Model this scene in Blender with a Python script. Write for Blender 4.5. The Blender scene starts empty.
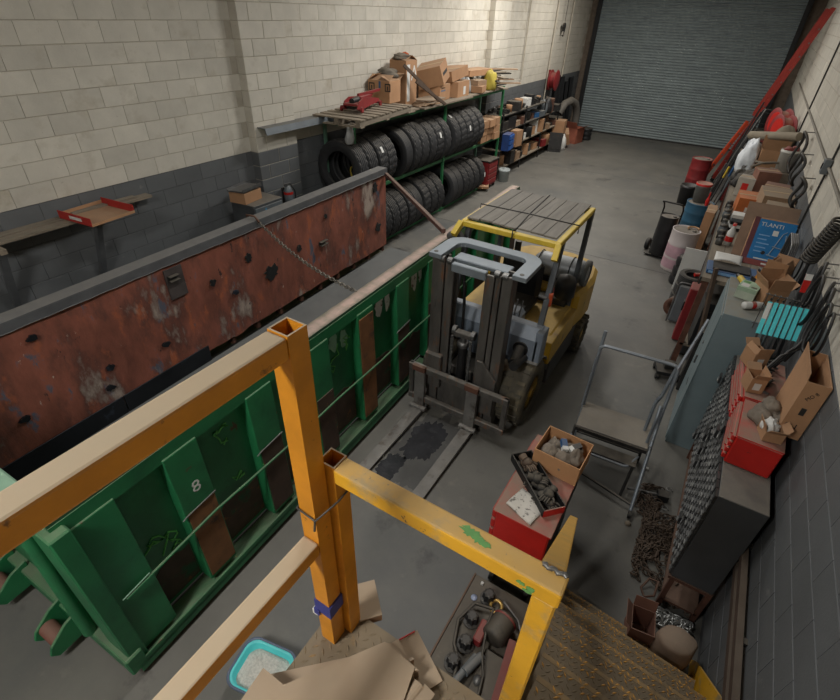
import bpy, math, random
from mathutils import Vector, Matrix, Euler, noise
random.seed(7)
R = math.radians
scene = bpy.context.scene
COL = scene.collection

# ------------------------------------------------------------------ camera
cam_d = bpy.data.cameras.new('camera'); cam = bpy.data.objects.new('camera', cam_d); COL.objects.link(cam)
_vy = Vector((361., -329., 0)); _vz = Vector((-26., 680., 0))
FPX = math.sqrt(-_vy.dot(_vz))
_Y = Vector((_vy.x, _vy.y, FPX)).normalized(); _Z = -Vector((_vz.x, _vz.y, FPX)).normalized(); _X = _Y.cross(_Z)
_rt = Vector((_X.x, _Y.x, _Z.x)); _up = -Vector((_X.y, _Y.y, _Z.y)); _bk = -Vector((_X.z, _Y.z, _Z.z))
CAM = Vector((0, 0, 4.0))
mw = Matrix(((_rt.x, _up.x, _bk.x, CAM.x), (_rt.y, _up.y, _bk.y, CAM.y), (_rt.z, _up.z, _bk.z, CAM.z), (0, 0, 0, 1)))
cam.matrix_world = mw
cam_d.sensor_fit = 'HORIZONTAL'; cam_d.sensor_width = 36; cam_d.lens = 36 * FPX / 840
cam_d.clip_start = .02; cam_d.clip_end = 100
scene.camera = cam

# ------------------------------------------------------------------ world, lights, exposure
w = bpy.data.worlds.new('world'); scene.world = w; w.use_nodes = True
w.node_tree.nodes['Background'].inputs[0].default_value = (.75, .87, 1, 1)
w.node_tree.nodes['Background'].inputs[1].default_value = .15
vs = scene.view_settings; vs.view_transform = 'Standard'; vs.look = 'None'; vs.gamma = 1; vs.exposure = 0.0
vs.use_curve_mapping = False
# ceiling lamps (x, y, watts, warmth): the area light sits in the lamp housing built further down
LAMPS = [(-1.7, -2.2, 190, 1.), (-2.2, 3.6, 80, 1.), (-3.4, 8.6, 150, .95), (-4.3, 12.8, 165, .84), (-4.1, 17.2, 135, .76), (-1.4, 14.6, 55, 1.)]
ZL = 5.35
for x, y, W, wm in LAMPS:
    ld = bpy.data.lights.new('ceiling_lamp_light', 'AREA'); ld.shape = 'RECTANGLE'; ld.size = .5; ld.size_y = 1.5
    ld.energy = W; ld.color = (1, .83 + .165 * wm, .60 + .375 * wm)
    lo = bpy.data.objects.new('ceiling_lamp_light', ld); COL.objects.link(lo); lo.location = (x, y, ZL - .07)

# ------------------------------------------------------------------ materials
def lin(c):
    return tuple((v / 12.92 if v <= .04045 else ((v + .055) / 1.055) ** 2.4) for v in c)
def S(r, g, b): return lin((r / 255, g / 255, b / 255))
MATS = {}
DUST = S(132, 122, 106)
def mat(name, col, rough=.65, metal=0., var=.22, vscale=5., patches=(), dust=0., bump=0., bscale=40., rnd=0., stretch=None, dcol=None, emit=0., trans=0., alpha=1.):
    """col linear rgb; patches: (colour, scale, threshold, softness); dust settles on faces that look up"""
    if name in MATS: return MATS[name]
    m = bpy.data.materials.new(name); m.use_nodes = True; MATS[name] = m
    N = m.node_tree.nodes; L = m.node_tree.links; b = N['Principled BSDF']
    b.inputs['Roughness'].default_value = rough; b.inputs['Metallic'].default_value = metal
    tc = N.new('ShaderNodeTexCoord'); vec = tc.outputs['Object']
    if stretch:
        mp = N.new('ShaderNodeMapping'); mp.inputs['Scale'].default_value = stretch; L.new(vec, mp.inputs[0]); vec = mp.outputs[0]
    if rnd or True:
        oi = N.new('ShaderNodeObjectInfo'); ad = N.new('ShaderNodeVectorMath'); ad.operation = 'MULTIPLY_ADD'
        cb = N.new('ShaderNodeCombineXYZ')
        for i in range(3): L.new(oi.outputs['Random'], cb.inputs[i])
        ad.inputs[1].default_value = (17, 31, 23); L.new(cb.outputs[0], ad.inputs[0]); L.new(vec, ad.inputs[2]); vec = ad.outputs[0]
    def nz(scale, detail=5, rg=.6):
        n = N.new('ShaderNodeTexNoise'); n.inputs['Scale'].default_value = scale; n.inputs['Detail'].default_value = detail
        n.inputs['Roughness'].default_value = rg; L.new(vec, n.inputs['Vector']); return n.outputs['Fac']
    def rng(src, a, b_, c=0., d=1.):
        r = N.new('ShaderNodeMapRange'); r.inputs[1].default_value = a; r.inputs[2].default_value = b_
        r.inputs[3].default_value = c; r.inputs[4].default_value = d; L.new(src, r.inputs[0]); return r.outputs[0]
    def mix(fac, A, B, mode='MIX'):
        x = N.new('ShaderNodeMix'); x.data_type = 'RGBA'; x.blend_type = mode
        for sock, val in ((x.inputs[0], fac), (x.inputs[6], A), (x.inputs[7], B)):
            if hasattr(val, 'is_output'): L.new(val, sock)
            elif isinstance(val, (int, float)): sock.default_value = val
            else: sock.default_value = (*val, 1)
        return x.outputs[2]
    c = col
    f1 = rng(nz(vscale), .3, .72, 1 - var, 1 + var)
    cc = N.new('ShaderNodeCombineColor')
    for i in range(3): L.new(f1, cc.inputs[i])
    c = mix(1., c, cc.outputs[0], 'MULTIPLY')
    if rnd:
        f2 = rng(oi.outputs['Random'], 0, 1, 1 - rnd, 1 + rnd); c2 = N.new('ShaderNodeCombineColor')
        for i in range(3): L.new(f2, c2.inputs[i])
        c = mix(1., c, c2.outputs[0], 'MULTIPLY')
    for pc, ps, pt, pso in patches:
        c = mix(rng(nz(ps, 7, .65), pt, pt + pso), c, pc)
    if dust:
        g = N.new('ShaderNodeNewGeometry'); sx = N.new('ShaderNodeSeparateXYZ'); L.new(g.outputs['Normal'], sx.inputs[0])
        up = rng(sx.outputs[2], .35, .95, 0, min(dust, 1.)); pn = rng(nz(9, 6), .25, .6, .55 if dust < 1 else .94, 1.)
        mu = N.new('ShaderNodeMath'); mu.operation = 'MULTIPLY'; L.new(up, mu.inputs[0]); L.new(pn, mu.inputs[1])
        c = mix(mu.outputs[0], c, dcol or DUST)
        ra = N.new('ShaderNodeMath'); ra.operation = 'MULTIPLY_ADD'; ra.inputs[1].default_value = .9 - rough; ra.inputs[2].default_value = rough
        L.new(mu.outputs[0], ra.inputs[0]); L.new(ra.outputs[0], b.inputs['Roughness'])
        if metal:
            rm = N.new('ShaderNodeMath'); rm.operation = 'MULTIPLY_ADD'; rm.inputs[1].default_value = -metal; rm.inputs[2].default_value = metal
            L.new(mu.outputs[0], rm.inputs[0]); L.new(rm.outputs[0], b.inputs['Metallic'])
    L.new(c, b.inputs['Base Color'])
    if bump:
        bp = N.new('ShaderNodeBump'); bp.inputs['Strength'].default_value = bump; bp.inputs['Distance'].default_value = .01
        L.new(nz(bscale, 8, .7), bp.inputs['Height']); L.new(bp.outputs[0], b.inputs['Normal'])
    if emit:
        b.inputs['Emission Color'].default_value = (*col, 1); b.inputs['Emission Strength'].default_value = emit
    if trans: b.inputs['Transmission Weight'].default_value = trans
    if alpha < 1: b.inputs['Alpha'].default_value = alpha
    return m

# ------------------------------------------------------------------ mesh builder
def TR(loc=(0, 0, 0), rx=0, ry=0, rz=0, s=1):
    m = Matrix.Translation(loc) @ Euler((R(rx), R(ry), R(rz))).to_matrix().to_4x4()
    if s != 1: m = m @ (Matrix.Diagonal((*((s, s, s) if isinstance(s, (int, float)) else s), 1)))
    return m
class MB:
    def __init__(s): s.v = []; s.f = []; s.sm = []
    def add(s, vs, fs, M=None, smooth=False):
        o = len(s.v)
        s.v += [tuple(M @ Vector(p)) for p in vs] if M else [tuple(p) for p in vs]
        s.f += [tuple(i + o for i in q) for q in fs]; s.sm += [smooth] * len(fs); return s
    def box(s, x0, x1, y0, y1, z0, z1, M=None):
        return s.add([(x0, y0, z0), (x1, y0, z0), (x1, y1, z0), (x0, y1, z0), (x0, y0, z1), (x1, y0, z1), (x1, y1, z1), (x0, y1, z1)],
                     [(0, 3, 2, 1), (4, 5, 6, 7), (0, 1, 5, 4), (1, 2, 6, 5), (2, 3, 7, 6), (3, 0, 4, 7)], M)
    def bar(s, p0, p1, w, h, roll=0):
        """rectangular bar from p0 to p1"""
        p0 = Vector(p0); p1 = Vector(p1); d = p1 - p0; q = d.to_track_quat('X', 'Z').to_matrix().to_4x4()
        return s.box(0, d.length, -w / 2, w / 2, -h / 2, h / 2, Matrix.Translation(p0) @ q @ Matrix.Rotation(R(roll), 4, 'X'))
    def cyl(s, p0, p1, r0, r1=None, n=16, caps=True, M=None):
        if r1 is None: r1 = r0
        p0 = Vector(p0); p1 = Vector(p1); q = (p1 - p0).to_track_quat('Z', 'Y')
        vs = []
        for p, r in ((p0, r0), (p1, r1)):
            for i in range(n):
                a = 2 * math.pi * i / n; vs.append(p + q @ Vector((r * math.cos(a), r * math.sin(a), 0)))
        s.add(vs, [(i, (i + 1) % n, n + (i + 1) % n, n + i) for i in range(n)], M, True)
        if caps: s.add(vs, [tuple(range(n - 1, -1, -1)), tuple(range(n, 2 * n))], M)
        return s
    def tube(s, pts, r, n=8, closed=False, M=None, caps=True):
        pts = [Vector(p) for p in pts]; k = len(pts); vs = []; up = None
        for i, p in enumerate(pts):
            a = pts[(i - 1) % k] if (closed or i > 0) else p; b = pts[(i + 1) % k] if (closed or i < k - 1) else p
            t = (b - a).normalized()
            if up is None: up = Vector((0, 0, 1)) if abs(t.z) < .9 else Vector((1, 0, 0))
            e = t.cross(up)
            if e.length < 1e-4: e = t.orthogonal()
            e.normalize(); up = e.cross(t).normalized(); rr = r[i] if isinstance(r, (list, tuple)) else r
            for j in range(n):
                q = 2 * math.pi * j / n; vs.append(p + (e * math.cos(q) + up * math.sin(q)) * rr)
        fs = []
        for i in range(k if closed else k - 1):
            a = i * n; b = ((i + 1) % k) * n
            fs += [(a + j, a + (j + 1) % n, b + (j + 1) % n, b + j) for j in range(n)]
        s.add(vs, fs, M, True)
        if caps and not closed: s.add(vs, [tuple(range(n - 1, -1, -1)), tuple(range((k - 1) * n, k * n))], M)
        return s
    def prism(s, poly, ax, a, b, M=None):
        n = len(poly)
        def P(q, t): return {'x': (t, q[0], q[1]), 'y': (q[0], t, q[1]), 'z': (q[0], q[1], t)}[ax]
        vs = [P(q, a) for q in poly] + [P(q, b) for q in poly]
        return s.add(vs, [tuple(range(n - 1, -1, -1)), tuple(range(n, 2 * n))] + [(i, (i + 1) % n, n + (i + 1) % n, n + i) for i in range(n)], M)
    def lathe(s, prof, n=24, M=None, closed=False, smooth=True):
        k = len(prof); vs = []
        for r, h in prof:
            for i in range(n):
                a = 2 * math.pi * i / n; vs.append((r * math.cos(a), r * math.sin(a), h))
        fs = []
        for i in range(k if closed else k - 1):
            a = i * n; b = ((i + 1) % k) * n
            fs += [(a + j, a + (j + 1) % n, b + (j + 1) % n, b + j) for j in range(n)]
        s.add(vs, fs, M, smooth)
        if not closed:
            cf = []
            if prof[0][0] > 1e-6: cf.append(tuple(range(n - 1, -1, -1)))
            if prof[-1][0] > 1e-6: cf.append(tuple(range((k - 1) * n, k * n)))
            s.add(vs, cf, M)
        return s
    def blob(s, c, size, seed=0, amp=.25, fr=1.6, n=12, M=None, flat=True):
        """crumpled rounded lump (rag, bag, glove)"""
        vs = []; fs = []
        for i in range(n + 1):
            th = math.pi * i / n
            for j in range(2 * n):
                ph = math.pi * j / n; d = Vector((math.sin(th) * math.cos(ph), math.sin(th) * math.sin(ph), math.cos(th)))
                r = 1 + amp * noise.noise(d * fr + Vector((seed * 7.1, seed * 3.3, seed))) + amp * .5 * noise.noise(d * fr * 3 + Vector((seed, seed * 5.1, 0)))
                p = d * r
                if flat and p.z < -.45: p.z = -.45
                vs.append((c[0] + p.x * size[0], c[1] + p.y * size[1], c[2] + (p.z + (.45 if flat else 0)) * size[2]))
        m = 2 * n
        for i in range(n):
            for j in range(m): fs.append((i * m + j, (i + 1) * m + j, (i + 1) * m + (j + 1) % m, i * m + (j + 1) % m))
        return s.add(vs, fs, M, True)
    def sheet(s, f, nu, nv, th=0., M=None, smooth=True):
        """surface f(u,v) -> point, u,v in 0..1, given thickness downwards"""
        vs = [f(i / nu, j / nv) for j in range(nv + 1) for i in range(nu + 1)]
        W = nu + 1; fs = [(j * W + i, j * W + i + 1, (j + 1) * W + i + 1, (j + 1) * W + i) for j in range(nv) for i in range(nu)]
        if th:
            o = len(vs); vs += [(p[0], p[1], p[2] - th) for p in vs]; fs2 = [tuple(k + o for k in reversed(q)) for q in fs]
            rim = [i for i in range(W)] + [j * W + nu for j in range(1, nv + 1)] + [nv * W + i for i in range(nu - 1, -1, -1)] + [j * W for j in range(nv - 1, 0, -1)]
            fs2 += [(rim[k], rim[k] + o, rim[(k + 1) % len(rim)] + o, rim[(k + 1) % len(rim)]) for k in range(len(rim))]
            s.add(vs, fs, M, smooth); o2 = len(s.v) - len(vs); s.f += [tuple(k + o2 for k in q) for q in fs2]; s.sm += [False] * len(fs2); return s
        return s.add(vs, fs, M, smooth)
    def mesh(s, name):
        me = bpy.data.meshes.new(name); me.from_pydata(s.v, [], s.f); me.polygons.foreach_set('use_smooth', s.sm); me.update(); return me
    def build(s, name, m, parent=None, bevel=0., loc=None):
        o = bpy.data.objects.new(name, s.mesh(name)); COL.objects.link(o); o.data.materials.append(m)
        if parent: o.parent = parent
        if loc: o.location = loc
        if bevel:
            b = o.modifiers.new('bevel', 'BEVEL'); b.width = bevel; b.segments = 1 if bevel != .006 else 2; b.limit_method = 'ANGLE'; b.angle_limit = R(40)
        return o
def tag(o, label=None, cat=None, group=None, kind=None):
    if label: o['label'] = label
    if cat: o['category'] = cat
    if group: o['group'] = group
    if kind: o['kind'] = kind
    return o
def thing(name, label, cat, loc=(0, 0, 0), rz=0, group=None, rot=None, kind=None):
    o = bpy.data.objects.new(name, None); COL.objects.link(o); o.location = loc; o.empty_display_size = .1
    o.rotation_euler = (R(rot[0]), R(rot[1]), R(rot[2])) if rot else (0, 0, R(rz))
    return tag(o, label, cat, group, kind)
def place(o, loc, rz=0, rot=None):
    o.location = loc; o.rotation_euler = (R(rot[0]), R(rot[1]), R(rot[2])) if rot else (0, 0, R(rz)); return o
KIDS = {}
def copy_tree(o, parent=None):
    c = o.copy(); COL.objects.link(c); c.parent = parent
    for ch in list(o.children): copy_tree(ch, c)
    return c
def inst(name, me, m, parent, loc, rot=None):
    o = bpy.data.objects.new(name, me); COL.objects.link(o); o.parent = parent; o.location = loc
    if rot: o.rotation_euler = rot
    return o
def arc(c, r, a0, a1, n, plane='xy', t=0.):
    out = []
    for i in range(n + 1):
        a = R(a0 + (a1 - a0) * i / n); u = c[0] + r * math.cos(a); v = c[1] + r * math.sin(a)
        out.append({'xy': (u, v, t), 'xz': (u, t, v), 'yz': (t, u, v)}[plane])
    return out
def text(name, s, size, m, parent=None, loc=(0, 0, 0), rot=(0, 0, 0), th=.0008, mw_=None):
    c = bpy.data.curves.new(name, 'FONT'); c.body = s; c.size = size; c.align_x = 'CENTER'; c.align_y = 'CENTER'; c.extrude = th; c.resolution_u = 2
    tmp = bpy.data.objects.new(name, c); COL.objects.link(tmp)
    bpy.context.view_layer.update()
    me = bpy.data.meshes.new_from_object(tmp); bpy.data.objects.remove(tmp)
    me.materials.clear(); me.materials.append(m)
    o = bpy.data.objects.new(name, me); COL.objects.link(o); o.parent = parent; o.location = loc; o.rotation_euler = tuple(R(a) for a in rot)
    return o

# colours / materials used throughout
m_white_block = mat('painted_block_cream', S(196, 190, 177), .8, var=.09, vscale=3, patches=[(S(170, 160, 142), 2.2, .56, .2), (S(150, 143, 128), 18, .68, .06)], bump=.25, bscale=60, rnd=.07)
m_grey_block = mat('painted_block_grey', S(94, 96, 97), .6, var=.10, vscale=3, patches=[(S(118, 118, 116), 5, .66, .08)], bump=.25, bscale=60, rnd=.05)
m_mort_w = mat('mortar_cream', S(172, 164, 149), .9, var=.15)
m_mort_g = mat('mortar_grey', S(84, 85, 86), .9, var=.15)
m_floor = mat('stained_concrete', S(105, 102, 95), .52, var=.16, vscale=1.3, patches=[(S(86, 86, 84), .45, .48, .22), (S(120, 115, 106), 2.7, .60, .12), (S(66, 64, 61), 1.5, .60, .12), (S(80, 66, 52), 2.2, .68, .06), (S(146, 141, 130), 45, .72, .05)], bump=.12, bscale=25)
m_ceil = mat('ceiling_paint', S(120, 118, 112), .9)
m_brick = mat('old_brick', S(104, 92, 80), .9, var=.3, vscale=9, bump=.4)
m_door = mat('galvanised_slat', S(132, 142, 143), .6, .1, var=.12, vscale=2, patches=[(S(112, 120, 124), 1.2, .52, .2)], rnd=.05)
m_black = mat('black_steel', S(30, 30, 31), .55, .2, var=.3, dust=.25)
m_dark = mat('dark_steel', S(56, 55, 54), .5, .5, var=.3, vscale=9, dust=.45, patches=[(S(86, 62, 48), 11, .62, .1)])
m_steel = mat('bare_steel', S(120, 120, 120), .4, .8, var=.25, vscale=7, dust=.3)
m_grey = mat('grey_painted_steel', S(104, 110, 114), .5, .2, var=.15, dust=.45)
m_rust = mat('rust_brown', S(92, 60, 46), .85, .1, var=.35, vscale=9, dust=.3)
m_wood = mat('weathered_wood', S(126, 114, 98), .85, var=.3, vscale=3, stretch=(1, 9, 9), dust=.35, bump=.2, rnd=.15)
m_wood_x = mat('weathered_wood_cross', S(122, 111, 96), .85, var=.3, vscale=3, stretch=(9, 1, 9), dust=.35, bump=.2, rnd=.15)
m_card = mat('cardboard', S(166, 126, 92), .85, var=.12, vscale=4, dust=.35, rnd=.10)
m_card_d = mat('dusty_cardboard', S(150, 122, 96), .9, var=.15, vscale=4, dust=.75, rnd=.08)
m_card_in = mat('cardboard_inside', S(140, 106, 78), .9, var=.12)
m_tape = mat('packing_tape', S(176, 148, 112), .4, dust=.3)
m_white = mat('white_paper', S(208, 207, 202), .7, var=.06, dust=.3, dcol=S(168, 162, 152))
m_rubber = mat('tyre_rubber', S(40, 40, 41), .75, var=.25, vscale=6, dust=.25, bump=.3, bscale=50, rnd=.12)
m_red = mat('red_enamel', S(190, 36, 30), .4, var=.14, dust=.88, patches=[(S(120, 40, 34), 14, .68, .06)])
m_red_d = mat('dull_red_paint', S(128, 32, 34), .55, var=.2, dust=.35, patches=[(S(80, 40, 36), 9, .62, .1)])
m_blue = mat('blue_plastic', S(38, 84, 130), .5, var=.15, dust=.3)
m_yellow = mat('yellow_paint', S(206, 176, 58), .5, var=.15, dust=.25, patches=[(S(70, 60, 44), 13, .66, .06)])
m_black_txt = mat('black_print', S(28, 26, 26), .7)
m_glove = mat('dark_leather', S(44, 42, 40), .85, var=.4, dust=.4)
# ------------------------------------------------------------------ the room shell
XL, XR, YB, YF, ZC = -6.2, 1.05, 22.3, -3.0, 5.6
CH, CL = .2057, .4115          # block course height and length
ZP = 2.136                     # paint line
m_floor_g = mat('dark_sealed_concrete', S(112, 111, 107), .55, var=.14, vscale=1.2, patches=[(S(92, 91, 88), .6, .5, .2), (S(128, 126, 120), 3.4, .62, .12), (S(66, 65, 63), 1.9, .64, .1), (S(150, 147, 138), 50, .72, .05)], bump=.12, bscale=25)
fl_o = MB().box(XL - .2, XR + .2, YF - .2, YB + .2, -.25, -.02).build('floor', m_mort_g); tag(fl_o, 'grey stained concrete workshop floor with oil marks and cut joints', 'floor', kind='structure')
ys = [YF - .2, 9.64, 15.95, YB + .2]
for i in range(3):
    MB().box(XL - .2, XR + .2, ys[i] + .005, ys[i + 1] - .005, -.02, 0).build('floor_slab', m_floor, fl_o)
ce = MB().box(XL - .2, XR + .2, YF - .2, YB + .2, ZC, ZC + .15).build('ceiling', m_ceil); tag(ce, 'dim painted workshop ceiling with steel joists', 'ceiling', kind='structure')
for k in range(9):
    y = -1.6 + k * 2.9; b = MB(); b.box(XL, XR, y - .06, y + .06, ZC - .04, ZC).box(XL, XR, y - .008, y + .008, ZC - .26, ZC - .04).box(XL, XR, y - .06, y + .06, ZC - .3, ZC - .26); b.build('joist', m_dark, ce)

def block_mesh(L, H, d=.008):
    jy = .0012; j = .0028; c = .003; L -= 2 * jy; H -= 2 * j; b = MB()
    cy = .0016; vs = [(0, jy, j), (0, jy + L, j), (0, jy + L, j + H), (0, jy, j + H), (d, jy + cy, j + c), (d, jy + L - cy, j + c), (d, jy + L - cy, j + H - c), (d, jy + cy, j + H - c)]
    b.add(vs, [(4, 5, 6, 7), (0, 1, 5, 4), (1, 2, 6, 5), (2, 3, 7, 6), (3, 0, 4, 7)]); return b
def block_wall(wall, x, face, ya, yb, pick, skip, y_off):
    bm = block_mesh(CL, CH); me = {}
    for k, mm in (('w', m_white_block), ('g', m_grey_block)):
        me[k] = bm.mesh('block'); me[k].materials.append(mm)
    rest = {'w': MB(), 'g': MB()}; n = 0; row = -11
    while ZP + row * CH < ZC - .1:
        z = ZP + row * CH; off = y_off + (CL / 2 if row % 2 else 0); k = 'g' if row < 0 else 'w'
        y = ya + ((off - ya) % CL) - CL
        while y < yb:
            if y > ya - .05 and y + CL < yb + .05 and z > -.01 - CH * .5 and not skip(y, z):
                if pick(y, z) and n < 300:
                    o = inst('block', me[k], None, wall, (x, y, z)); n += 1
                    if face < 0: o.rotation_euler = (0, 0, math.pi); o.location = (x, y + CL, z)
                else:
                    M = Matrix.Translation((x, y, z)) if face > 0 else Matrix.Translation((x, y + CL, z)) @ Matrix.Rotation(math.pi, 4, 'Z')
                    rest[k].add(bm.v, bm.f, M)
            y += CL
        row += 1
    for k, mm, nm in (('w', m_white_block, 'block_field'), ('g', m_grey_block, 'block_field')):
        o = rest[k].build(nm, mm, wall); o['kind'] = 'stuff'
PIL = [(5.25, 6.09), (13.3, 14.3)]
def in_pil(y, z): return any(a - .05 < y + CL / 2 < b + .05 for a, b in PIL)
wl = MB().box(XL - .2, XL, YF - .2, YB + .2, 0, ZC).build('wall_left', m_mort_w); tag(wl, 'long concrete block wall, cream above and grey below', 'wall', kind='structure')
MB().box(XL - .02, XL + .002, YF, YB, 0, ZP).build('mortar_band', m_mort_g, wl)
block_wall(wl, XL, 1, YF, YB, lambda y, z: (1.4 < y < 12.6 and 2.1 < z < 4.05) or (1.4 < y < 6.9 and 1.3 < z < 2.1), in_pil, 2.88)
pm = {}
for pi, (a, b) in enumerate(PIL):
    pc = MB().box(XL, XL + .150, a + .006, b - .006, 0, ZC).build('trim_%d' % (pi + 1), m_mort_w); tag(pc, ['block pilaster on the left wall above the dumpster', 'block pilaster on the left wall past the tyre rack'][pi], 'pilaster', kind='structure')
    h = (b - a) / 2
    for row in range(-10, 10):
        z = ZP + row * CH
        if z < 0: continue
        mm = m_grey_block if row < 0 else m_white_block
        sp = [a, a + h, b] if row % 2 else [a, a + h * .45, a + h * 1.45, b]
        for q in range(len(sp) - 1):
            p = MB().box(XL + .005, XL + .157, sp[q] + (.004 if q else 0), sp[q + 1] - .004, z + .004, z + CH - .004); p.build('pilaster_block', mm, pc, bevel=.004)
wr = MB().box(XR, XR + .2, YF - .2, YB + .2, 0, ZC).build('wall_right', m_mort_w); tag(wr, 'concrete block wall beside the staircase and cabinets, grey lower half', 'wall', kind='structure')
MB().box(XR - .002, XR + .02, YF, YB, 0, ZP).build('mortar_band', m_mort_g, wr)
block_wall(wr, XR, -1, YF, YB, lambda y, z: (1.6 < y < 5.2 and z < 2.1) or (4.0 < y < 13.5 and 2.1 < z < 3.9), lambda y, z: False, .1)
# far wall with the roller door
DX0, DX1, DH = -5.9, .62, 4.75
wb = MB().box(XL - .2, DX0, YB, YB + .25, 0, ZC).box(DX1, XR + .2, YB, YB + .25, 0, ZC).box(DX0, DX1, YB, YB + .25, DH, ZC).build('wall_back', m_brick); tag(wb, 'old brick end wall around the roller door', 'wall', kind='structure')
wf = MB().box(XL - .2, XR + .2, YF - .2, YF, 0, ZC).build('wall_front', m_mort_w); tag(wf, 'plain wall behind the staircase landing', 'wall', kind='structure')
dr = thing('door_1', 'wide grey corrugated steel roller door closing the far end', 'door', (0, YB - .02, 0), kind='structure')
P = .09; sl = MB(); prof = []
for i in range(9): t = i / 8; prof.append((-.026 * math.sin(math.pi * t) ** .8, t * (P - .012)))
prof += [(0.0, P - .006), (.004, P - .002), (.012, P - .002), (.012, 0)]
sl.prism([(a, b) for a, b in prof], 'x', DX0 + .03, DX1 - .03); slm = sl.mesh('slat'); slm.materials.append(m_door)
for k in range(int(DH / P)): inst('slat', slm, None, dr, (0, 0, .03 + k * P))
MB().box(DX0 + .03, DX1 - .03, -.03, .02, 0, .05).build('bottom_bar', m_dark, dr)
for x in (DX0, DX1):
    s = 1 if x == DX0 else -1
    MB().box(min(x, x + s * .09), max(x, x + s * .09), -.13, -.05, 0, DH).box(min(x, x - s * .06), max(x, x - s * .06), -.13, .02, 0, DH).build('guide_rail', m_black, dr)
# dark conduits on the walls
def pipe(name, label, pts, r, m, cat='pipe', group=None): return tag(MB().tube(pts, r, 8).build(name, m), label, cat, group)
m_cond = mat('painted_conduit', S(182, 174, 158), .6, dust=.2)
pipe('conduit', 'thin cream conduit running up the left wall near the roller door, nearer one', [(-6.15, 18.3, .9), (-6.15, 18.3, 5.5)], .022, m_cond, 'conduit')
pipe('conduit', 'thin cream conduit up the left wall right of the hanging hook', [(-6.15, 19.9, 1.9), (-6.15, 19.9, 5.5)], .022, m_cond, 'conduit')
pipe('conduit', 'thin cream conduit up the left wall near the second pilaster', [(-6.15, 15.9, 2.3), (-6.15, 15.9, 5.5)], .022, m_cond, 'conduit')
# ceiling lamps
m_tube = mat('lamp_tube', (1, .93, .82), .5, emit=2.)
for i, (x, y, W, wm) in enumerate(LAMPS):
    t = thing('ceiling_lamp', 'long white strip lamp hung below the ceiling, number %s from the stairs' % ['one', 'two', 'three', 'four', 'five', 'six'][i], 'ceiling lamp', (x, y, ZL), group='ceiling strip lamps')
    b = MB(); b.prism([(-.3, -.06), (-.3, -.05), (-.12, .06), (.12, .06), (.3, -.05), (.3, -.06), (.11, .045), (-.11, .045)], 'y', -.8, .8); b.build('housing', m_white, t)
    for s in (-.12, .12): MB().cyl((s, -.76, -.005), (s, .76, -.005), .018, n=8).build('tube', m_tube, t)
    for s in (-.6, .6): MB().cyl((0, s, .05), (0, s, ZC - ZL), .008, n=6).build('hanger', m_steel, t)

# ------------------------------------------------------------------ yellow steel staircase and landing
m_or = mat('orange_yellow_enamel', S(196, 128, 30), .42, var=.16, vscale=9, patches=[(S(120, 78, 34), 22, .66, .06), (S(60, 46, 34), 38, .70, .05)], dust=1.0, dcol=S(180, 162, 136))
m_ye = mat('worn_yellow_enamel', S(214, 160, 40), .45, var=.12, vscale=8, patches=[(S(160, 138, 98), 7, .54, .12), (S(70, 64, 56), 40, .66, .05)], dust=.55, dcol=S(176, 156, 122))
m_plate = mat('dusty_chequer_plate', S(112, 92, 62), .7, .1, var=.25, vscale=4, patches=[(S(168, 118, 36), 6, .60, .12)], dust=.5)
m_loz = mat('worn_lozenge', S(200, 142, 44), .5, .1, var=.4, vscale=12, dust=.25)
m_inside = mat('tube_inside_rust', S(70, 46, 34), .9, var=.3)
DUSTB = MATS
ZLD = 2.28
st = thing('steel_staircase', 'yellow steel staircase with chequer plate landing and tube guard rails', 'staircase', (0, 0, 0))
def htube(mb, x0, x1, y0, y1, z0, z1, t=.004, ax='z'):
    """square tube open at both ends"""
    if ax == 'z':
        for a, b, c, d in ((x0, x1, y0, y0 + t), (x0, x1, y1 - t, y1), (x0, x0 + t, y0 + t, y1 - t), (x1 - t, x1, y0 + t, y1 - t)): mb.box(a, b, c, d, z0, z1)
    return mb
b = MB(); htube(b, -.632, -.58, .505, .557, ZLD, 3.5); b.build('guard_post', m_or, st)
MB().box(-.626, -.586, .511, .551, ZLD + .02, 3.38).build('post_core', m_inside, st)
b = MB(); b.box(-.632, -.58, -1.9, .505, 3.448, 3.498); b.build('top_rail', m_or, st, bevel=.006)
b = MB(); b.box(-.632, -.58, -1.9, .505, 2.80, 2.85); b.build('mid_rail', m_or, st, bevel=.006)
b = MB(); htube(b, -.606, -.556, .563, .613, ZLD, 3.1); b.build('guard_post', m_or, st)
MB().box(-.601, -.561, .568, .608, ZLD + .02, 3.02).build('post_core', m_inside, st)
b = MB(); b.box(-.556, .004, .558, .61, 3.05, 3.1); b.build('top_rail', m_ye, st, bevel=.006)
MB().box(-.05, 0.0, .562, .606, 1.2, 3.05).build('guard_post', m_ye, st, bevel=.005)
b = MB(); b.bar((-.03, .60, 3.075), (-.095, 2.25, 1.25), .052, .05); b.build('handrail', m_ye, st, bevel=.006)
b = MB(); b.box(-.125, -.07, 2.18, 2.23, 0.3, 1.28); b.build('guard_post', m_ye, st, bevel=.005)
MB().bar((-.0925, 2.245, 1.245), (-.097, 2.275, 1.21), .046, .044).build('end_cap', m_black, st)
# weld bead at the corner
b = MB(); b.tube([(-.052 + i * .0065, .603 + .003 * math.sin(i * 2.1), 3.1) for i in range(9)], [.005 + .0015 * (i % 2) for i in range(9)], 6); b.build('weld_bead', m_steel, st)
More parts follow.
